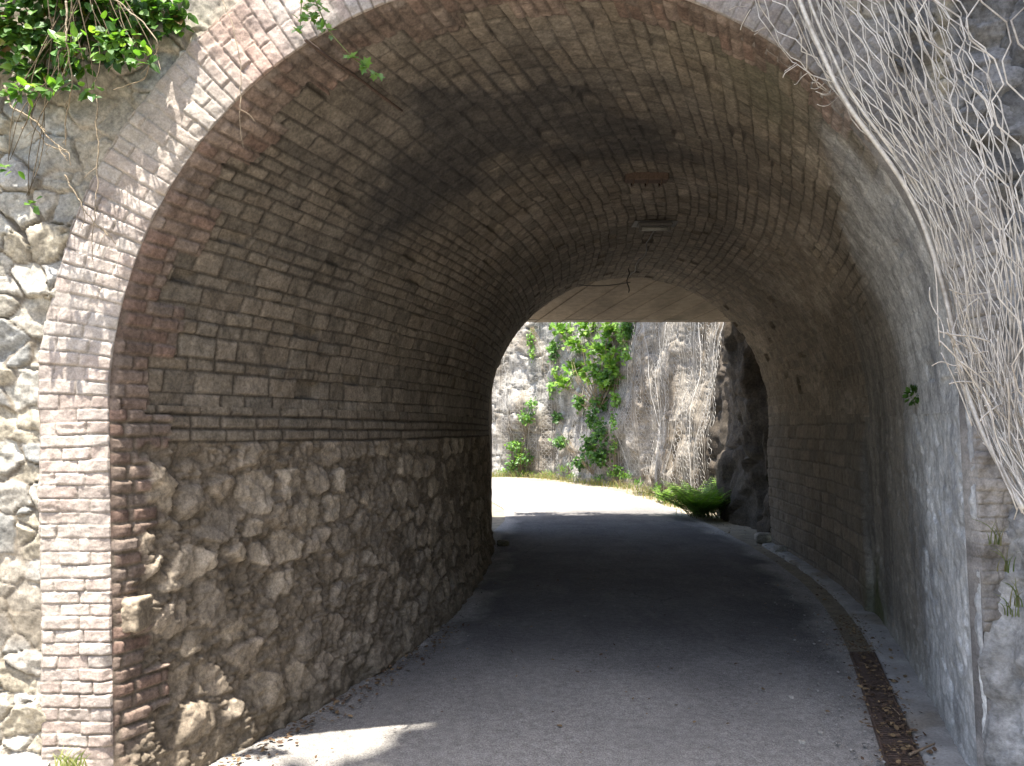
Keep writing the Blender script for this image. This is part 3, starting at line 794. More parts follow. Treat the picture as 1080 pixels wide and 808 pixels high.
for k in range(60):
    f = k/59; y = 6.95+f*3.2; xx, zz = crown(y); pts.append((xx-.02+.02*math.sin(f*17), y, zz-.015-.02*abs(math.sin(f*21))))
cb.tube(pts, .007, 6)
pts = [(pts[-1][0]+.03*math.sin(k*.7)-.02*k/14, 10.15-.0*k, pts[-1][2]-.05-.03*k*0.0-.0) for k in range(2)]
xx, zz = crown(9.9)
cb.tube([(xx-.10+.015*math.sin(k*.9), 9.6, zz-.02-.03*k) for k in range(11)], .007, 6)
cb.tube([(xx-.9+.06*k, 10.05, zz-.10-.05*math.sin(k/15*math.pi)) for k in range(16)], .006, 6)
o = cb.build("power_cable", M_CABLE, None, True, base=(x, 6.95, z)); tag(o, "dark power cable running along the vault crown behind the strip lamp", "cable")
# iron bar let into the vault behind the ring
def vpt(s, y, off=.02):
    th = math.pi*(1-s); a = (XR(y)-.085-XL(y)+.02)/2; c = (XR(y)-.085+XL(y)-.02)/2
    return np.array((c+(a-off)*math.cos(th), y, ZS(y)+(RISE(y)-off)*math.sin(th)))
ib = MB(); ib.tube([vpt(.322+.004*k/9, 3.02+.62*k/9, .036+.004*math.sin(k)) for k in range(10)], [.007+.001*math.sin(k*2.) for k in range(10)], 7)
o = ib.build("iron_bar", M_RUST, None, True, base=vpt(.322, 3.05)); tag(o, "dark iron bar lying flat against the vault just behind the ivy sprig", "bar")

# ------------------------------------------------------------------ rockfall netting by the mouth
def smooth_path(P, n):
    P = np.asarray(P, float); q = np.concatenate([[0], np.cumsum(np.linalg.norm(np.diff(P, axis=0), axis=1))]); t = np.linspace(0, q[-1], n)
    out = np.stack([np.interp(t, q, P[:, k]) for k in range(P.shape[1])], -1)
    ker = np.ones(max(3, n//12)); ker /= ker.sum(); h = len(ker)//2
    for k in range(P.shape[1]): out[:, k] = np.convolve(np.pad(out[:, k], (h, len(ker)-1-h), 'edge'), ker, 'valid')
    return out
def net_patch(mb, left, right, strands, steps, r, jit, pw=1.0, seed=0, bias=0.):
    """hexagonal twisted wire stretched between two edge paths (pixels + distance, turned into points once)"""
    g = np.random.default_rng(seed)
    up = [(left[0][0]-75, left[0][1]-230, left[0][2]+.12)]; left = up+list(left); right = [(right[0][0]-60, right[0][1]-230, right[0][2]+.15)]+list(right); steps += 6
    Lp = smooth_path([at(*p) for p in left], steps*2+1); Rp = smooth_path([at(*p) for p in right], steps*2+1)
    us = (np.arange(strands+1)/strands)**pw
    du = np.gradient(us)
    jx = np.cumsum(g.normal(0, 1, (strands+1, steps*2+1)), axis=1)*.05
    pos = None
    for i in range(strands+1):
        P = []
        for j in range(steps):
            sgn = 1 if (i+j) % 2 == 0 else -1
            for k2, vv in ((0, 2*j+.45), (1, 2*j+1.55)):
                u = us[i]+sgn*.36*du[i]+g.normal(0, jit)*du[i]
                v = np.clip(vv+g.normal(0, jit), 0, 2*steps)
                a = int(v); f = v-a; b = min(a+1, 2*steps)
                l = Lp[a]*(1-f)+Lp[b]*f; rr = Rp[a]*(1-f)+Rp[b]*f
                p = l*(1-u)+rr*u
                p[1] += g.normal(0, jit*.03)+.03*math.sin(u*9+v*.25)
                P.append(p)
        mb.tube(np.array(P), r*(.85+.3*g.random()), 5)
net = thing("rockfall_net", "pale wire rockfall net hanging down the rock beside the arch", "netting", tuple(at(1010, 250, 2.7)))
mb = MB()
Ledge = [(822,-70,2.92),(842,0,2.90),(866,55,2.88),(890,108,2.86),(925,152,2.84),(962,206,2.82),(986,270,2.80),(1003,335,2.78),(1016,400,2.75),(1034,455,2.68),(1062,505,2.6),(1085,545,2.5)]
Redge = [(960,-80,2.70),(1010,0,2.62),(1040,80,2.58),(1060,160,2.55),(1080,230,2.5),(1095,300,2.5),(1100,370,2.5),(1100,430,2.5),(1104,480,2.5),(1120,540,2.45),(1140,590,2.4)]
net_patch(mb, Ledge, Redge, 25, 27, .0024, .05, 1.1, 1)
L2 = [(830,-70,2.86),(860,0,2.84),(885,60,2.82),(915,120,2.8),(950,170,2.78),(985,235,2.74),(1008,320,2.72),(1022,400,2.7),(1040,460,2.62),(1070,520,2.5),(1090,560,2.45)]
net_patch(mb, L2, Redge, 17, 22, .0022, .07, 1.0, 2)
mb.build("bunched_mesh", M_WIRE, net)
mb = MB()
R3 = [(1420,-120,2.05),(1450,0,2.0),(1460,120,2.0),(1460,240,2.0),(1450,340,2.0),(1440,440,2.05),(1435,560,2.1)]
L3 = [(915,-90,2.55),(960,0,2.45),(1000,90,2.4),(1032,180,2.35),(1062,290,2.3),(1080,380,2.3),(1095,470,2.35),(1110,560,2.4)]
net_patch(mb, L3, R3, 15, 15, .0029, .05, 1.0, 3)
mb.build("open_mesh", M_WIRE, net)
mb = MB()
mb.tube(smooth_path([at(p[0], p[1], p[2]-.02) for p in [(735,-330,3.0)]+Ledge], 70), .0085, 7)
mb.tube(smooth_path([at(p[0]+9, p[1]-3, p[2]-.03) for p in [(735,-330,3.0)]+Ledge], 70), .0055, 6)
mb.build("edge_rope", M_WIRE, net)
# torn fringe hanging over the mouth
mb = MB()
Lf = [(776,-55,2.98),(790,0,2.97),(812,38,2.96),(842,70,2.95),(868,90,2.94),(888,100,2.93)]
Rf = [(828,-60,2.92),(845,0,2.90),(862,40,2.89),(876,70,2.88),(888,95,2.87),(896,112,2.86)]
net_patch(mb, Lf, Rf, 6, 9, .0022, .20, 1.0, 4)
g = np.random.default_rng(9)
for k in range(12):                       # cut wire ends
    f = g.random(); a = np.array(at(np.interp(f,[0,.5,1],[785,842,890]), np.interp(f,[0,.5,1],[0,68,100]), 2.95))
    d = np.array((-.03-.04*g.random(), g.normal(0,.02), -.02-.04*g.random()))
    P = [a, a+d*.4+g.normal(0,.008,3), a+d*.8+g.normal(0,.008,3), a+d+np.array((.02,0,-.01))*g.normal()]
    mb.tube(smooth_path(P, 8), .0018, 4)
mb.build("torn_fringe", M_WIRE, net)
# loose wires and cut ends lower down
mb = MB(); g = np.random.default_rng(12)
for k in range(95):
    f = g.random(); a = at(np.interp(f,[0,.35,1],[985,1022,1085])+g.normal(14,16), np.interp(f,[0,.35,1],[290,400,520])+g.normal(0,14), 2.66+g.normal(0,.06))
    dirv = np.array((g.normal(.10,.06), g.normal(0,.05), -.16-.16*g.random())); 
    if g.random() < .3: dirv = np.array((g.normal(0,.12), g.normal(0,.05), g.normal(-.02,.06)))
    P = [a-dirv*.5, a-dirv*.2+g.normal(0,.012,3), a+dirv*.2+g.normal(0,.012,3), a+dirv*.5]
    mb.tube(smooth_path(P, 9), .0018+.0014*g.random(), 5)
mb.build("loose_wires", M_WIRE, net)

# ------------------------------------------------------------------ rockfall net on the far cliff
def cliffpt(fi, fj, off=.06):
    n, m = CL.shape[:2]
    i = np.clip(fi, 0, n-1.01); j = np.clip(fj, 0, m-1.01); a = int(i); b = int(j)
    w = 4
    p = CL[max(a-w,0):a+w+1:2, max(b-w,0):b+w+1:2].mean((0,1))
    return p+CN[a]*off
def cliff_u(px_d):  # index along the cliff nearest to a given (x, y)
    return int(np.argmin((CL[:, 20, 0]-px_d[0])**2+(CL[:, 20, 1]-px_d[1])**2))
fnet = thing("rockfall_net", "fine grey wire net pinned over the sunlit cliff beyond the tunnel", "netting", (2.6, 22.6, 0))
mb = MB(); g = np.random.default_rng(31)
i0, i1 = cliff_u((3.9,14.6)), cliff_u((-4.5,28.2))
du = (np.linalg.norm(CL[1,0]-CL[0,0])+1e-6); zstep = 10.65/259
n_s = int((i1-i0)*np.linalg.norm(np.diff(CL[i0:i1,20,:2],axis=0),axis=1).mean()/.09)
for i in range(n_s+1):
    P = []
    fi = i0+(i1-i0)*i/n_s; st = (i1-i0)/n_s
    for j in range(72):
        sg = 1 if (i+j) % 2 == 0 else -1
        for z in (.35+j*.09, .35+j*.09+.047):
            P.append(cliffpt(fi+sg*.30*st, (z+.15)/zstep, .07+.02*math.sin(fi*.5+z)))
    mb.tube(np.array(P), .0042, 3, cap=False)
mb.build("fine_mesh", M_FARWIRE, fnet)
mb = MB()
for k in range(15):
    fi = i0+(i1-i0)*(k+.3)/15; sl = g.choice([-1,1,1])*g.uniform(6,22)
    mb.tube(np.array([cliffpt(fi+sl*(1-z/6.8), (z+.15)/zstep, .12) for z in np.linspace(.1,6.8,26)]), .007, 5)
mb.build("tie_rope", M_FARWIRE, fnet)

# ------------------------------------------------------------------ foliage
TEMPL = {
 # outline points (x across, y along), fan from the base with a fold
 'ovate': np.array([(0,0),(.22,.12),(.34,.38),(.26,.68),(0,1.0),(-.26,.68),(-.34,.38),(-.22,.12)]),
 'ivy': np.array([(0,0),(.20,-.10),(.44,.08),(.30,.34),(.48,.58),(.20,.60),(0,1.0),(-.20,.60),(-.48,.58),(-.30,.34),(-.44,.08),(-.20,-.10)]),
 'fig': np.array([(0,0),(.16,.02),(.46,.20),(.26,.42),(.58,.66),(.20,.62),(.14,.80),(0,1.05),(-.14,.80),(-.20,.62),(-.58,.66),(-.26,.42),(-.46,.20),(-.16,.02)]),
 'lance': np.array([(0,0),(.10,.25),(.11,.55),(0,1.0),(-.11,.55),(-.10,.25)]),
}
def leaves(mb, P, D, Nn, size, kind, cols, g, fold=.22, droop=.15):
    """P base points, D blade directions, Nn approximate upper-side normals"""
    t = TEMPL[kind]; n = len(P); m = len(t)
    D = D/np.linalg.norm(D, axis=1)[:,None]
    S = np.cross(D, Nn); S /= np.linalg.norm(S, axis=1)[:,None]+1e-9; U = np.cross(S, D)
    sz = np.broadcast_to(size, (n,))[:,None,None]
    bx = t[:,0]; by = t[:,1]
    hz = fold*np.abs(bx)-droop*by*by
    V = P[:,None,:]+sz*(bx[None,:,None]*S[:,None,:]+by[None,:,None]*D[:,None,:]+hz[None,:,None]*U[:,None,:])
    mid = P[:,None,:]+sz*(.45*D[:,None,:]-droop*.2*U[:,None,:])
    V = np.concatenate([V, mid], 1)
    b = np.arange(n)[:,None]*(m+1)
    k = np.arange(m); T = np.stack([np.broadcast_to(b+m, (n,m)), b+k[None,:], b+((k+1)%m)[None,:]], -1).reshape(-1,3)
    c = pal(cols, g.random(n))*(.8+.4*g.random(n))[:,None]
    mb.add(V.reshape(-1,3), None, T, np.repeat(c, m+1, 0))
def unit(v): return v/(np.linalg.norm(v, axis=-1, keepdims=True)+1e-9)
GREENS = [(.055,.13,.022),(.075,.17,.028),(.045,.105,.02),(.10,.20,.035),(.06,.14,.03)]
LIME = [(.13,.24,.035),(.10,.21,.03),(.17,.27,.05),(.09,.18,.03)]
DARKG = [(.028,.068,.018),(.036,.085,.02),(.045,.10,.025)]
DRY = [(.28,.20,.10),(.34,.26,.15),(.20,.13,.07),(.24,.18,.11)]

def blob_leaves(name, label, cat, blobs, n, size, kind, cols, seed, base, face=(0,-1,.4), stems=True, group=None, stemcol=(.16,.12,.07), hang=-.3):
    """a leafy plant: leaves spread through several clumps, stems from the root to each clump"""
    g = np.random.default_rng(seed)
    t = thing(name, label, cat, tuple(base), group)
    mb = MB(); blobs = [(np.asarray(c, float), np.asarray(r, float)) for c, r in blobs]
    w = np.array([np.prod(r)**(2/3) for _, r in blobs]); w /= w.sum()
    for (c, r), ww in zip(blobs, w):
        k = max(4, int(n*ww))
        v = unit(g.normal(size=(k,3)))*(g.random((k,1))**.45)
        P = c+v*r*(1+.25*g.normal(size=(k,1)))
        D = unit(v*.6+np.asarray(face)*.5+g.normal(0,.5,(k,3))+np.array((0,0,hang)))
        Nn = unit(np.asarray(face)+np.array((0,0,.6))+g.normal(0,.45,(k,3)))
        leaves(mb, P, D, Nn, size*(.55+.75*g.random(k)), kind, cols, g)
    mb.build("foliage", M_LEAF, t, False)
    if stems:
        sb = MB()
        for (c, r) in blobs:
            for q in range(3):
                e = c+r*g.normal(0,.4,3); b = np.asarray(base)+g.normal(0,.03,3)
                P = [b, b*.6+e*.4+g.normal(0,.06,3)*np.linalg.norm(e-b), b*.25+e*.75+g.normal(0,.04,3)*np.linalg.norm(e-b), e]
                sb.tube(smooth_path(P, 14), np.linspace(.0032,.0012,14)*max(1, size*18), 5, stemcol)
        sb.build("stem", M_WOOD, t)
    return t

# ivy curtain, upper left over the rubble wall
def A(px, py, d=2.92): return at(px, py, d)
bl = [(A(60,-15,2.97),(.26,.08,.15)),(A(30,35,2.97),(.16,.07,.10)),(A(110,15,3.0),(.20,.06,.14)),(A(162,8,3.04),(.13,.035,.11)),(A(186,20,3.04),(.05,.03,.05)),
      (A(125,52,3.0),(.10,.04,.06)),(A(35,76,2.97),(.10,.05,.05)),(A(80,66,2.97),(.07,.04,.04)),(A(-60,10,2.95),(.3,.09,.22)),(A(-130,-40,2.95),(.4,.1,.3)),(A(20,-110,3.16),(.42,.08,.2))]
blob_leaves("ivy_bush", "dense green ivy spilling over the top left of the rubble wall", "ivy", bl, 4600, .046, 'ovate', GREENS*3+LIME*2+DARKG*3+[(.20,.19,.05),(.17,.11,.05)], 41, A(70,-120,2.98), (.1,-1,.5), hang=-.7)
bl = [(A(56,92,2.82),(.08,.04,.035)),(A(20,100,2.82),(.06,.03,.04)),(A(95,96,2.83),(.03,.03,.02)),(A(75,48,2.80),(.06,.04,.05)),(A(120,42,2.80),(.09,.05,.07)),(A(150,60,2.80),(.05,.03,.04)),(A(10,175,2.88),(.02,.02,.03)),(A(30,215,2.88),(.03,.02,.02))]
blob_leaves("creeper", "bright green creeper sprays hanging below the dark ivy", "creeper", bl, 190, .042, 'ovate', LIME+GREENS, 42, A(80,-70,2.97), (.1,-1,.6), hang=-.4, stemcol=(.10,.075,.045))
bl = [(A(330,8,2.90),(.055,.03,.05)),(A(318,28,2.90),(.02,.02,.03)),(A(345,32,2.89),(.03,.02,.02)),(A(371,60,2.9),(.006,.006,.006)),(A(384,70,2.9),(.006,.006,.006)),(A(398,78,2.9),(.015,.01,.012))]
sp = blob_leaves("ivy_sprig", "small ivy sprig dangling in front of the arch ring", "ivy", bl, 46, .034, 'ivy', [(.16,.25,.12),(.13,.24,.06),(.10,.19,.05)], 43, A(330,-40,2.94), (.1,-1,.5), hang=-.5, stems=False)
sb = MB(); sb.tube(smooth_path([A(330,-45,2.95),A(332,0,2.9),A(346,32,2.89),A(371,60,2.9),A(398,80,2.9)], 30), .0022, 4, (.14,.16,.06)); sb.tube(smooth_path([A(322,-45,2.95),A(318,0,2.91),A(316,38,2.9)], 14), .002, 4, (.14,.16,.06)); sb.build("stem", M_WOOD, sp)
# dry vines and dead twigs hanging on the wall: one thing each
def vine(pts, r, label, seed, cat="dry vine"):
    mb = MB(); g = np.random.default_rng(seed); P = smooth_path([A(*p) for p in pts], 46)
    P += np.cumsum(g.normal(0,.0018,P.shape),0)-np.linspace(0,1,46)[:,None]*np.cumsum(g.normal(0,.0018,P.shape),0)[-1]
    mb.tube(P, np.linspace(r, r*.5, 46), 5, (.30,.24,.17))
    for k in range(3):
        i = g.integers(10, 40); e = P[i]+np.array((g.normal(0,.05), -.01, -.03-.06*g.random()))
        mb.tube(smooth_path([P[i], (P[i]+e)/2+g.normal(0,.008,3), e], 9), r*.4, 4, (.30,.24,.17))
    o = mb.build("dry_vine", M_WOOD, None, True, base=P[0]); tag(o, label, cat, "dry vines hanging on the rubble wall")
vine([(5,90,2.9),(12,112,2.9),(40,125,2.9),(60,150,2.9),(75,160,2.9)], .004, "brown vine curving right over the rubble just below the creeper", 51)
vine([(70,0,2.78),(73,50,2.78),(78,100,2.85),(72,160,2.92)], .004, "pale bare vine crossing the ivy straight down the left", 52)
vine([(100,-10,2.8),(150,20,2.78),(168,50,2.78),(150,85,2.85),(115,95,2.9)], .003, "thin looping vine in front of the ivy's right half", 53)
vine([(230,-10,2.95),(248,35,2.93),(255,75,2.95),(252,130,2.95),(256,165,2.97)], .0022, "longest hair-thin twig hanging across the arch ring near the top", 54)
vine([(102,100,2.97),(101,180,2.97),(98,235,2.97),(97,280,2.97)], .003, "straight upright vine stem between rubble stones and brick ring", 55)
vine([(68,185,2.96),(82,215,2.96),(100,240,2.96),(122,264,2.96)], .0035, "dark vine slanting from the rubble onto the brick ring", 56)
vine([(28,95,2.9),(30,130,2.93),(52,155,2.95),(74,165,2.95),(76,180,2.95)], .003, "tan vine bent in an elbow against the largest rubble stones", 57)

# climbers on the far cliff, ordered as in the place
def cliff_at(px, py, off=.25):
    """where the line of sight of that spot meets the cliff: the plant is rooted there"""
    d = np.linspace(12, 34, 900); best = None
    X = (px-540)/FPX*d; Z = CH+(HY-py)/FPX*d
    j = np.clip(((Z+.15)/zstep).astype(int), 0, 259)
    dd = np.full(len(d), 9.)
    for k in range(0, len(d), 3):
        dd[k] = np.min((CL[:, j[k], 0]-X[k])**2+(CL[:, j[k], 1]-d[k])**2)
    k = int(np.argmin(dd)); p = np.array((X[k], d[k], Z[k])); i = int(np.argmin((CL[:, j[k], 0]-X[k])**2+(CL[:, j[k], 1]-d[k])**2))
    return p+CN[i]*off
def cl_blobs(lst): return [(cliff_at(px, py), (rx, .28, rz)) for px, py, rx, rz in lst]
b1 = cl_blobs([(600,350,.35,.25),(625,348,.45,.28),(650,350,.35,.3),(640,372,.55,.3),(615,365,.35,.22),(655,385,.3,.4),(632,392,.4,.3),(600,405,.3,.25),(645,405,.3,.25),(612,390,.25,.25)])
blob_leaves("wild_fig", "broad leaved bright green wild fig high on the cliff", "shrub", b1, 620, .20, 'fig', LIME, 61, cliff_at(640,430), (-.2,-1,.7), hang=-.1)
b2 = cl_blobs([(632,440,.2,.3),(640,455,.28,.35),(628,470,.25,.35),(640,482,.28,.3),(618,488,.25,.2),(598,465,.22,.22),(594,440,.15,.2)])
blob_leaves("ivy_column", "dark ivy climbing the middle of the cliff below the fig", "ivy", b2, 900, .105, 'ivy', GREENS+DARKG, 62, cliff_at(632,500), (-.2,-1,.5), hang=-.6)
b3 = cl_blobs([(548,470,.3,.22),(556,482,.35,.25),(546,490,.3,.2),(560,440,.25,.2),(566,425,.2,.15)])
blob_leaves("creeper", "leafy green creeper low on the pale left part of the cliff", "creeper", b3, 520, .11, 'ovate', LIME+GREENS, 63, cliff_at(552,502), (-.1,-1,.5), hang=-.5)
b4 = cl_blobs([(564,358,.12,.35),(566,372,.1,.25),(588,410,.12,.3),(592,390,.12,.2)])
blob_leaves("creeper", "thin strand of creeper hanging high left of the fig", "creeper", b4, 210, .10, 'ovate', LIME, 64, cliff_at(566,345), (-.1,-1,.5), hang=-.8)
b5 = cl_blobs([(655,500,.22,.13),(668,503,.2,.12),(640,505,.2,.1),(610,503,.2,.1),(682,510,.12,.1),(705,515,.10,.08)])
blob_leaves("weeds", "low bright weeds along the foot of the cliff", "weeds", b5, 520, .09, 'lance', LIME+GREENS, 65, cliff_at(655,508), (-.1,-1,1.2), hang=.6)
b6 = cl_blobs([(664,355,.15,.25),(668,372,.12,.25),(657,420,.12,.25)])
blob_leaves("creeper", "yellow green creeper edging the fig on its right", "creeper", b6, 260, .10, 'ovate', LIME, 66, cliff_at(664,345), (-.1,-1,.5), hang=-.7)

b7 = cl_blobs([(585,500,.3,.12),(560,500,.35,.12),(536,498,.3,.10),(600,495,.2,.15)])
blob_leaves("weeds", "straggly yellowish weeds below the dark ivy and pale rock", "weeds", b7, 420, .09, 'lance', LIME+[(.22,.22,.08)], 67, cliff_at(570,503), (-.1,-1,1.2), hang=.6)
b8 = cl_blobs([(655,470,.10,.3),(655,445,.08,.25),(660,495,.12,.2)])
blob_leaves("creeper", "narrow sunlit creeper just right of the dark ivy column", "creeper", b8, 230, .09, 'ovate', LIME+GREENS, 68, cliff_at(656,505), (-.1,-1,.5), hang=-.6)
b9 = cl_blobs([(650,395,.35,.3),(590,370,.2,.35),(668,345,.25,.35),(640,425,.25,.25),(618,425,.2,.25)])
blob_leaves("ivy_mat", "darker small leaved ivy matted around and under the fig", "ivy", b9, 700, .11, 'ivy', GREENS, 69, cliff_at(625,430), (-.1,-1,.5), hang=-.6)
# unseen brush added on the slab roof's edge to soften its shadow below
g = np.random.default_rng(120)
for k, lb in enumerate(("scrubby bush on the hill edge over the exit, left end", "scrubby bush on the hill edge over the exit, middle", "scrubby bush on the hill edge over the exit, right end")):
    x = .3+1.25*k
    blob_leaves("bush", lb, "bush", [((x+g.normal(0,.3), 12.72+g.normal(0,.12), 3.85+g.random()*.3), (.40,.22,.22)) for q in range(4)], 420, .10, 'ovate', GREENS, 130+k, (x, 12.45, 3.74), (0,1,.8), hang=0)

def fern(name, label, base, L, n, seed, cols=LIME):
    g = np.random.default_rng(seed); mb = MB(); t = thing(name, label, "fern", tuple(base)); st = MB()
    for k in range(n):
        a = g.uniform(0, 2*math.pi); up = g.uniform(.5,1.2); l = L*g.uniform(.6,1.1)
        d = np.array((math.cos(a)*.55-.15, math.sin(a)*.5-.15, up)); d /= np.linalg.norm(d)
        q = np.linspace(0,1,18)[:,None]; P = np.asarray(base)+np.array((g.normal(0,.16),g.normal(0,.16),0))*L+d*l*q+np.array((math.cos(a)*.4,math.sin(a)*.4,-.20))*l*q*q
        st.tube(P, np.linspace(.006,.002,18), 4, (.12,.14,.05))
        T = unit(np.gradient(P, axis=0)); S = unit(np.cross(T, np.array((0,0,1.))))
        for sgn in (-1,1):
            leaves(mb, P[2:], S[2:]*sgn+T[2:]*.45+np.array((0,0,-.1)), np.cross(S,T)[2:]*1., (l*.17*np.sin(np.linspace(.25,3.05,16))+.012), 'lance', cols, g, .05, .1)
    mb.build("frond", M_LEAF, t, False); st.build("stem", M_WOOD, t)
fern("fern", "bright green fern clump at the foot of the rock on the right", (3.38,13.5,.03), .85, 110, 71)
fern("fern", "small fern behind the bigger clump along the cliff foot", (3.25,16.4,.03), .40, 26, 72)

# grass tufts
def tuft(mb, base, n, L, g, cols, spread=.05, lean=(0,0)):
    for k in range(n):
        b = np.asarray(base)+np.array((g.normal(0,spread), g.normal(0,spread*.7), 0)); a = g.uniform(0,2*math.pi)
        l = L*g.uniform(.5,1.2); out = np.array((math.cos(a)*.5+lean[0], math.sin(a)*.5+lean[1], 0))
        q = np.linspace(0,1,6)[:,None]; P = b+np.array((0,0,1.))*l*q*(1-.35*q)+out*l*.8*q*q
        S = unit(np.cross(np.gradient(P,axis=0), np.array((.3,-1,.2))))*np.linspace(.0035,.0004,6)[:,None]*(L/.25+.6)
        V = np.stack([P-S, P+S], 1); c = pal(cols, g.random(1))[0]
        mb.add(V, gridF(6,2), None, c)
g = np.random.default_rng(81)
for (px, py, L) in ((1052,575,.13),(1062,603,.15),(1066,650,.12),(1075,640,.16)):
    mb = MB(); tuft(mb, at(px, py, 2.95), 9, L, g, [(.16,.19,.09),(.10,.15,.05),(.22,.21,.13)], .018, (-.4,-.3))
    o = mb.build("grass_tuft", M_GRASS, None, True, base=at(px,py,2.95)); tag(o, "wispy grass tuft rooted in the grey stone right of the arch", "grass", "grass tufts in the stones right of the arch")
mb = MB(); tuft(mb, (-1.70,2.93,.24), 34, .10, g, [(.16,.20,.06),(.24,.25,.10)], .035)
o = mb.build("grass_tuft", M_GRASS, None, True, base=(-1.7,2.93,.24)); tag(o, "short grass tuft on the pale footing below the rubble wall", "grass")
mb = MB()
for k in range(150):
    f = g.random(); px = np.interp(f, [0,1],[522,760]); p = cliff_at(px, np.interp(px,[520,570,640,700,760],[503,503,508,521,546]), .25+.25*g.random()); p[2] = .0
    tuft(mb, p, 9, .28*g.uniform(.6,1.4), g, [(.26,.22,.09),(.16,.19,.06),(.30,.26,.13),(.12,.16,.05)], .14)
o = mb.build("dry_grass", M_GRASS); tag(o, "dry grass fringe between cliff foot and road", "grass", kind="stuff")
mb = MB(); p0 = np.array((float(XR(4.2))-.12, 4.2, 1.75))
v = unit(g.normal(size=(60,3))); leaves(mb, p0+v*np.array((.012,.05,.035)), v+np.array((-.5,0,.2)), unit(v+np.array((-1,0,.5))), .03, 'ovate', GREENS, g)
o = mb.build("wall_weed", M_LEAF, None, False, base=p0); tag(o, "little green weed growing from a crack in the grey right wall", "weed")

# ------------------------------------------------------------------ litter and stones on the road
def scatter_litter(n, seed):
    g = np.random.default_rng(seed); mb = MB(); P = []
    for k in range(n):
        q = g.random()
        if q < .50:
            y = g.uniform(3.3, 6.2) if g.random() < .88 else g.uniform(6.6,10); x = XR(y)-.28+g.normal(0,.075); z = .048
        elif q < .72:
            y = g.uniform(3.2, 6.0); x = XL(y)+.10+abs(g.normal(0,.09)); z = .03
        elif q < .92:
            y = g.uniform(11, 21); x = np.interp(y,[10.3,12,14,16.5,19,21],[3.3,3.4,3.4,3.3,3.1,2.6])+g.normal(0,.22); z = .03
        else:
            y = g.uniform(3.3, 8); x = g.uniform(XL(y)+.2, XR(y)-.4); z = .04
        P.append((x, y, z+.006*g.random()))
    P = np.array(P); D = unit(np.concatenate([g.normal(size=(n,2)), g.normal(0,.15,(n,1))], 1)); Nn = unit(np.concatenate([g.normal(0,.3,(n,2)), np.ones((n,1))], 1))
    leaves(mb, P, D, Nn, .012+.026*g.random(n)**2, 'ovate', [(.15,.10,.055),(.19,.13,.07),(.10,.065,.04),(.08,.05,.032)], g, .35, -.2)
    o = mb.build("fallen_leaves", M_DEBRIS, None, False); tag(o, "brown fallen leaves along the road edges", "leaves", kind="stuff")
scatter_litter(1900, 91)
def gravel(n, seed):
    g = np.random.default_rng(seed); mb = MB()
    ico = np.array([(0,0,1),(.9,0,.3),(.28,.85,.3),(-.72,.53,.3),(-.72,-.53,.3),(.28,-.85,.3),(.72,.53,-.3),(-.28,.85,-.3),(-.9,0,-.3),(-.28,-.85,-.3),(.72,-.53,-.3),(0,0,-1)])
    T = [(0,1,2),(0,2,3),(0,3,4),(0,4,5),(0,5,1),(1,6,2),(2,7,3),(3,8,4),(4,9,5),(5,10,1),(6,7,2),(7,8,3),(8,9,4),(9,10,5),(10,6,1),(11,7,6),(11,8,7),(11,9,8),(11,10,9),(11,6,10)]
    for k in range(n):
        q = g.random()
        if q < .55: y = g.uniform(3.3, 7); x = XR(y)-.36-abs(g.normal(0,.16))
        elif q < .7: y = g.uniform(3.3, 10); x = XL(y)+.05+abs(g.normal(0,.12))
        elif q < .9: y = g.uniform(10.5, 20); x = np.interp(y,[10.3,12,14,16.5,19,21],[3.3,3.4,3.4,3.3,3.1,2.6])+g.normal(0,.2)
        else: y = g.uniform(3.4, 9); x = g.uniform(XL(y)+.2, XR(y)-.5)
        r = .002+.009*g.random()**4
        V = ico*(1+.35*g.normal(size=(12,1))*.6)*np.array((r*1.3, r, r*.7)); a = g.uniform(0,6.28)
        V = np.stack([V[:,0]*math.cos(a)-V[:,1]*math.sin(a), V[:,0]*math.sin(a)+V[:,1]*math.cos(a), V[:,2]], -1)+np.array((x,y,.030+r*.4))
        mb.add(V, None, T, np.array((.24,.225,.205))*g.uniform(.5,1.2))
    o = mb.build("gravel", M_STONE, None, False); tag(o, "loose grey gravel by the drain and road edges", "gravel", kind="stuff")
gravel(1100, 92)
# a few countable things on the road
def twig(a, b, r, label):
    g = np.random.default_rng(int(a[0]*100)); P = smooth_path([a, (np.array(a)+b)/2+g.normal(0,.01,3)*np.array((1,1,.3)), b], 12); P[:,2] += r
    mb = MB(); mb.tube(P, np.linspace(r, r*.6, 12), 6, (.25,.18,.12)); o = mb.build("twig", M_WOOD, None, True, base=a); tag(o, label, "twig", "twigs by the drain grate")
twig((1.83,3.50,.05),(2.02,3.62,.055), .007, "thick broken twig at the near end of the drain grate")
twig((2.13,4.30,.045),(2.24,4.38,.05), .004, "short thin twig lying across the middle of the drain grate")
twig((2.02,3.95,.045),(2.06,4.12,.05), .004, "straight thin twig lying along the kerb side of the grate")
for i, (x, y, r, lb) in enumerate(((1.42,3.72,.014,"palest loose stone on the asphalt left of the grate's near end"),(1.56,3.84,.011,"small flat stone on the asphalt beside the grate"),(1.60,4.35,.012,"grey stone on the asphalt level with the middle of the grate"),
        (3.42,9.6,.075,"rounded rock at the foot of the right wall by the tunnel's far end"),(3.50,10.5,.10,"larger rock against the right side just beyond the vault"),(-.12,10.2,.06,"lumpy stone at the foot of the left far corner"))):
    o = boulder_obj("stone", (x, y, .02+r*.5), (r*1.25, r, r*.7), 3.1+i*1.7, (.30,.275,.24), M_STONE, None, 12, .3, base=(x, y, .02)); tag(o, lb, "stone")

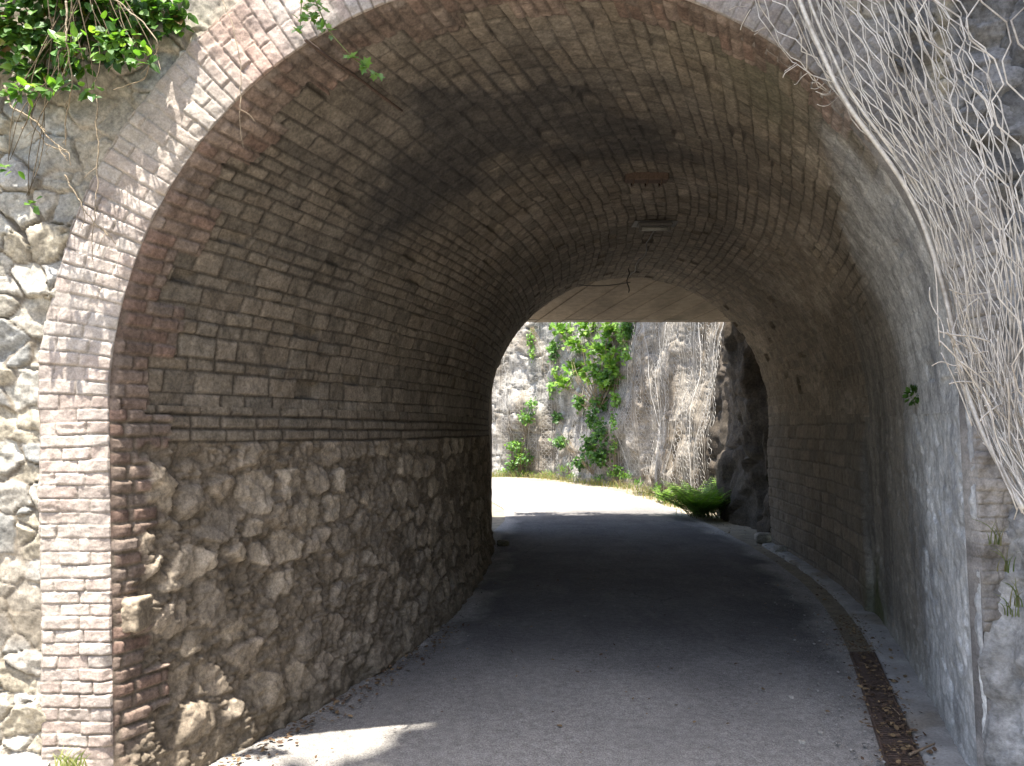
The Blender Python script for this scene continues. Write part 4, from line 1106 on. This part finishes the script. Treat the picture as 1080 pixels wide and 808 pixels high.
# ------------------------------------------------------------------ trees that shade the mouth and the bend (outside the picture)
def tree(label, base, top, clumps, n, size, seed, cols=GREENS, group=None):
    g = np.random.default_rng(seed); t = thing("broadleaf_tree", label, "tree", tuple(base), group)
    b = np.asarray(base, float); tp = np.asarray(top, float)
    tr = MB(); q = np.linspace(0,1,20)[:,None]; P = b*(1-q)+tp*q+np.stack([.15*np.sin(q[:,0]*5), .12*np.cos(q[:,0]*4)-.12, 0*q[:,0]], -1)
    tr.tube(P, np.linspace(.20,.07,20), 9, (.16,.13,.10))
    mb = MB()
    for c, r in clumps:
        c = np.asarray(c, float); r = np.asarray(r, float)
        i = g.integers(9, 19); tr.tube(smooth_path([P[i], P[i]*.5+c*.5+np.array((0,0,.25)), c], 14), np.linspace(.055,.012,14), 6, (.16,.13,.10))
        k = int(n/len(clumps)); v = unit(g.normal(size=(k,3)))*(g.random((k,1))**.5)
        leaves(mb, c+v*r, unit(g.normal(size=(k,3))+np.array((0,0,-.4))), unit(g.normal(0,.5,(k,3))+np.array((0,0,1))), size*(.7+.6*g.random(k)), 'ovate', cols, g)
    tr.build("trunk", M_WOOD, t); mb.build("crown", M_LEAF, t, False)
g = np.random.default_rng(99)
cl_ = []
for k in range(48):
    if k < 32: x = g.uniform(.1, 5.4); y = g.uniform(-1.5, 1.4)
    elif k < 44: x = -.75+2.6*(k-32)/11+g.normal(0,.1); y = g.uniform(-.9, .7)
    else: x = (-1.45, -1.0, -2.05, -1.6)[k-44]; y = (-.55, -.5, -.95, -1.1)[k-44]
    r_ = g.uniform(.8,1.2) if k < 44 else .48
    cl_.append(((x, y, g.uniform(13.2, 15.4)), (r_, r_, g.uniform(.5,.9)*r_)))
tree("tall broadleaf tree standing on the roadside before the tunnel", (4.8,-2.5,0), (3.3,-.6,14.0), cl_, 17000, .20, 101)
cl_ = []
for k in range(9):
    cl_.append(((g.uniform(1.4,4.4), g.uniform(14.2,20.2), g.uniform(11.0,13.0)), (g.uniform(.6,1.0), g.uniform(.6,1.0), g.uniform(.4,.7))))
tree("broadleaf tree leaning out from the cliff top over the bend", (4.8,17.5,9.6), (3.0,17.2,12.4), cl_, 2700, .17, 102)
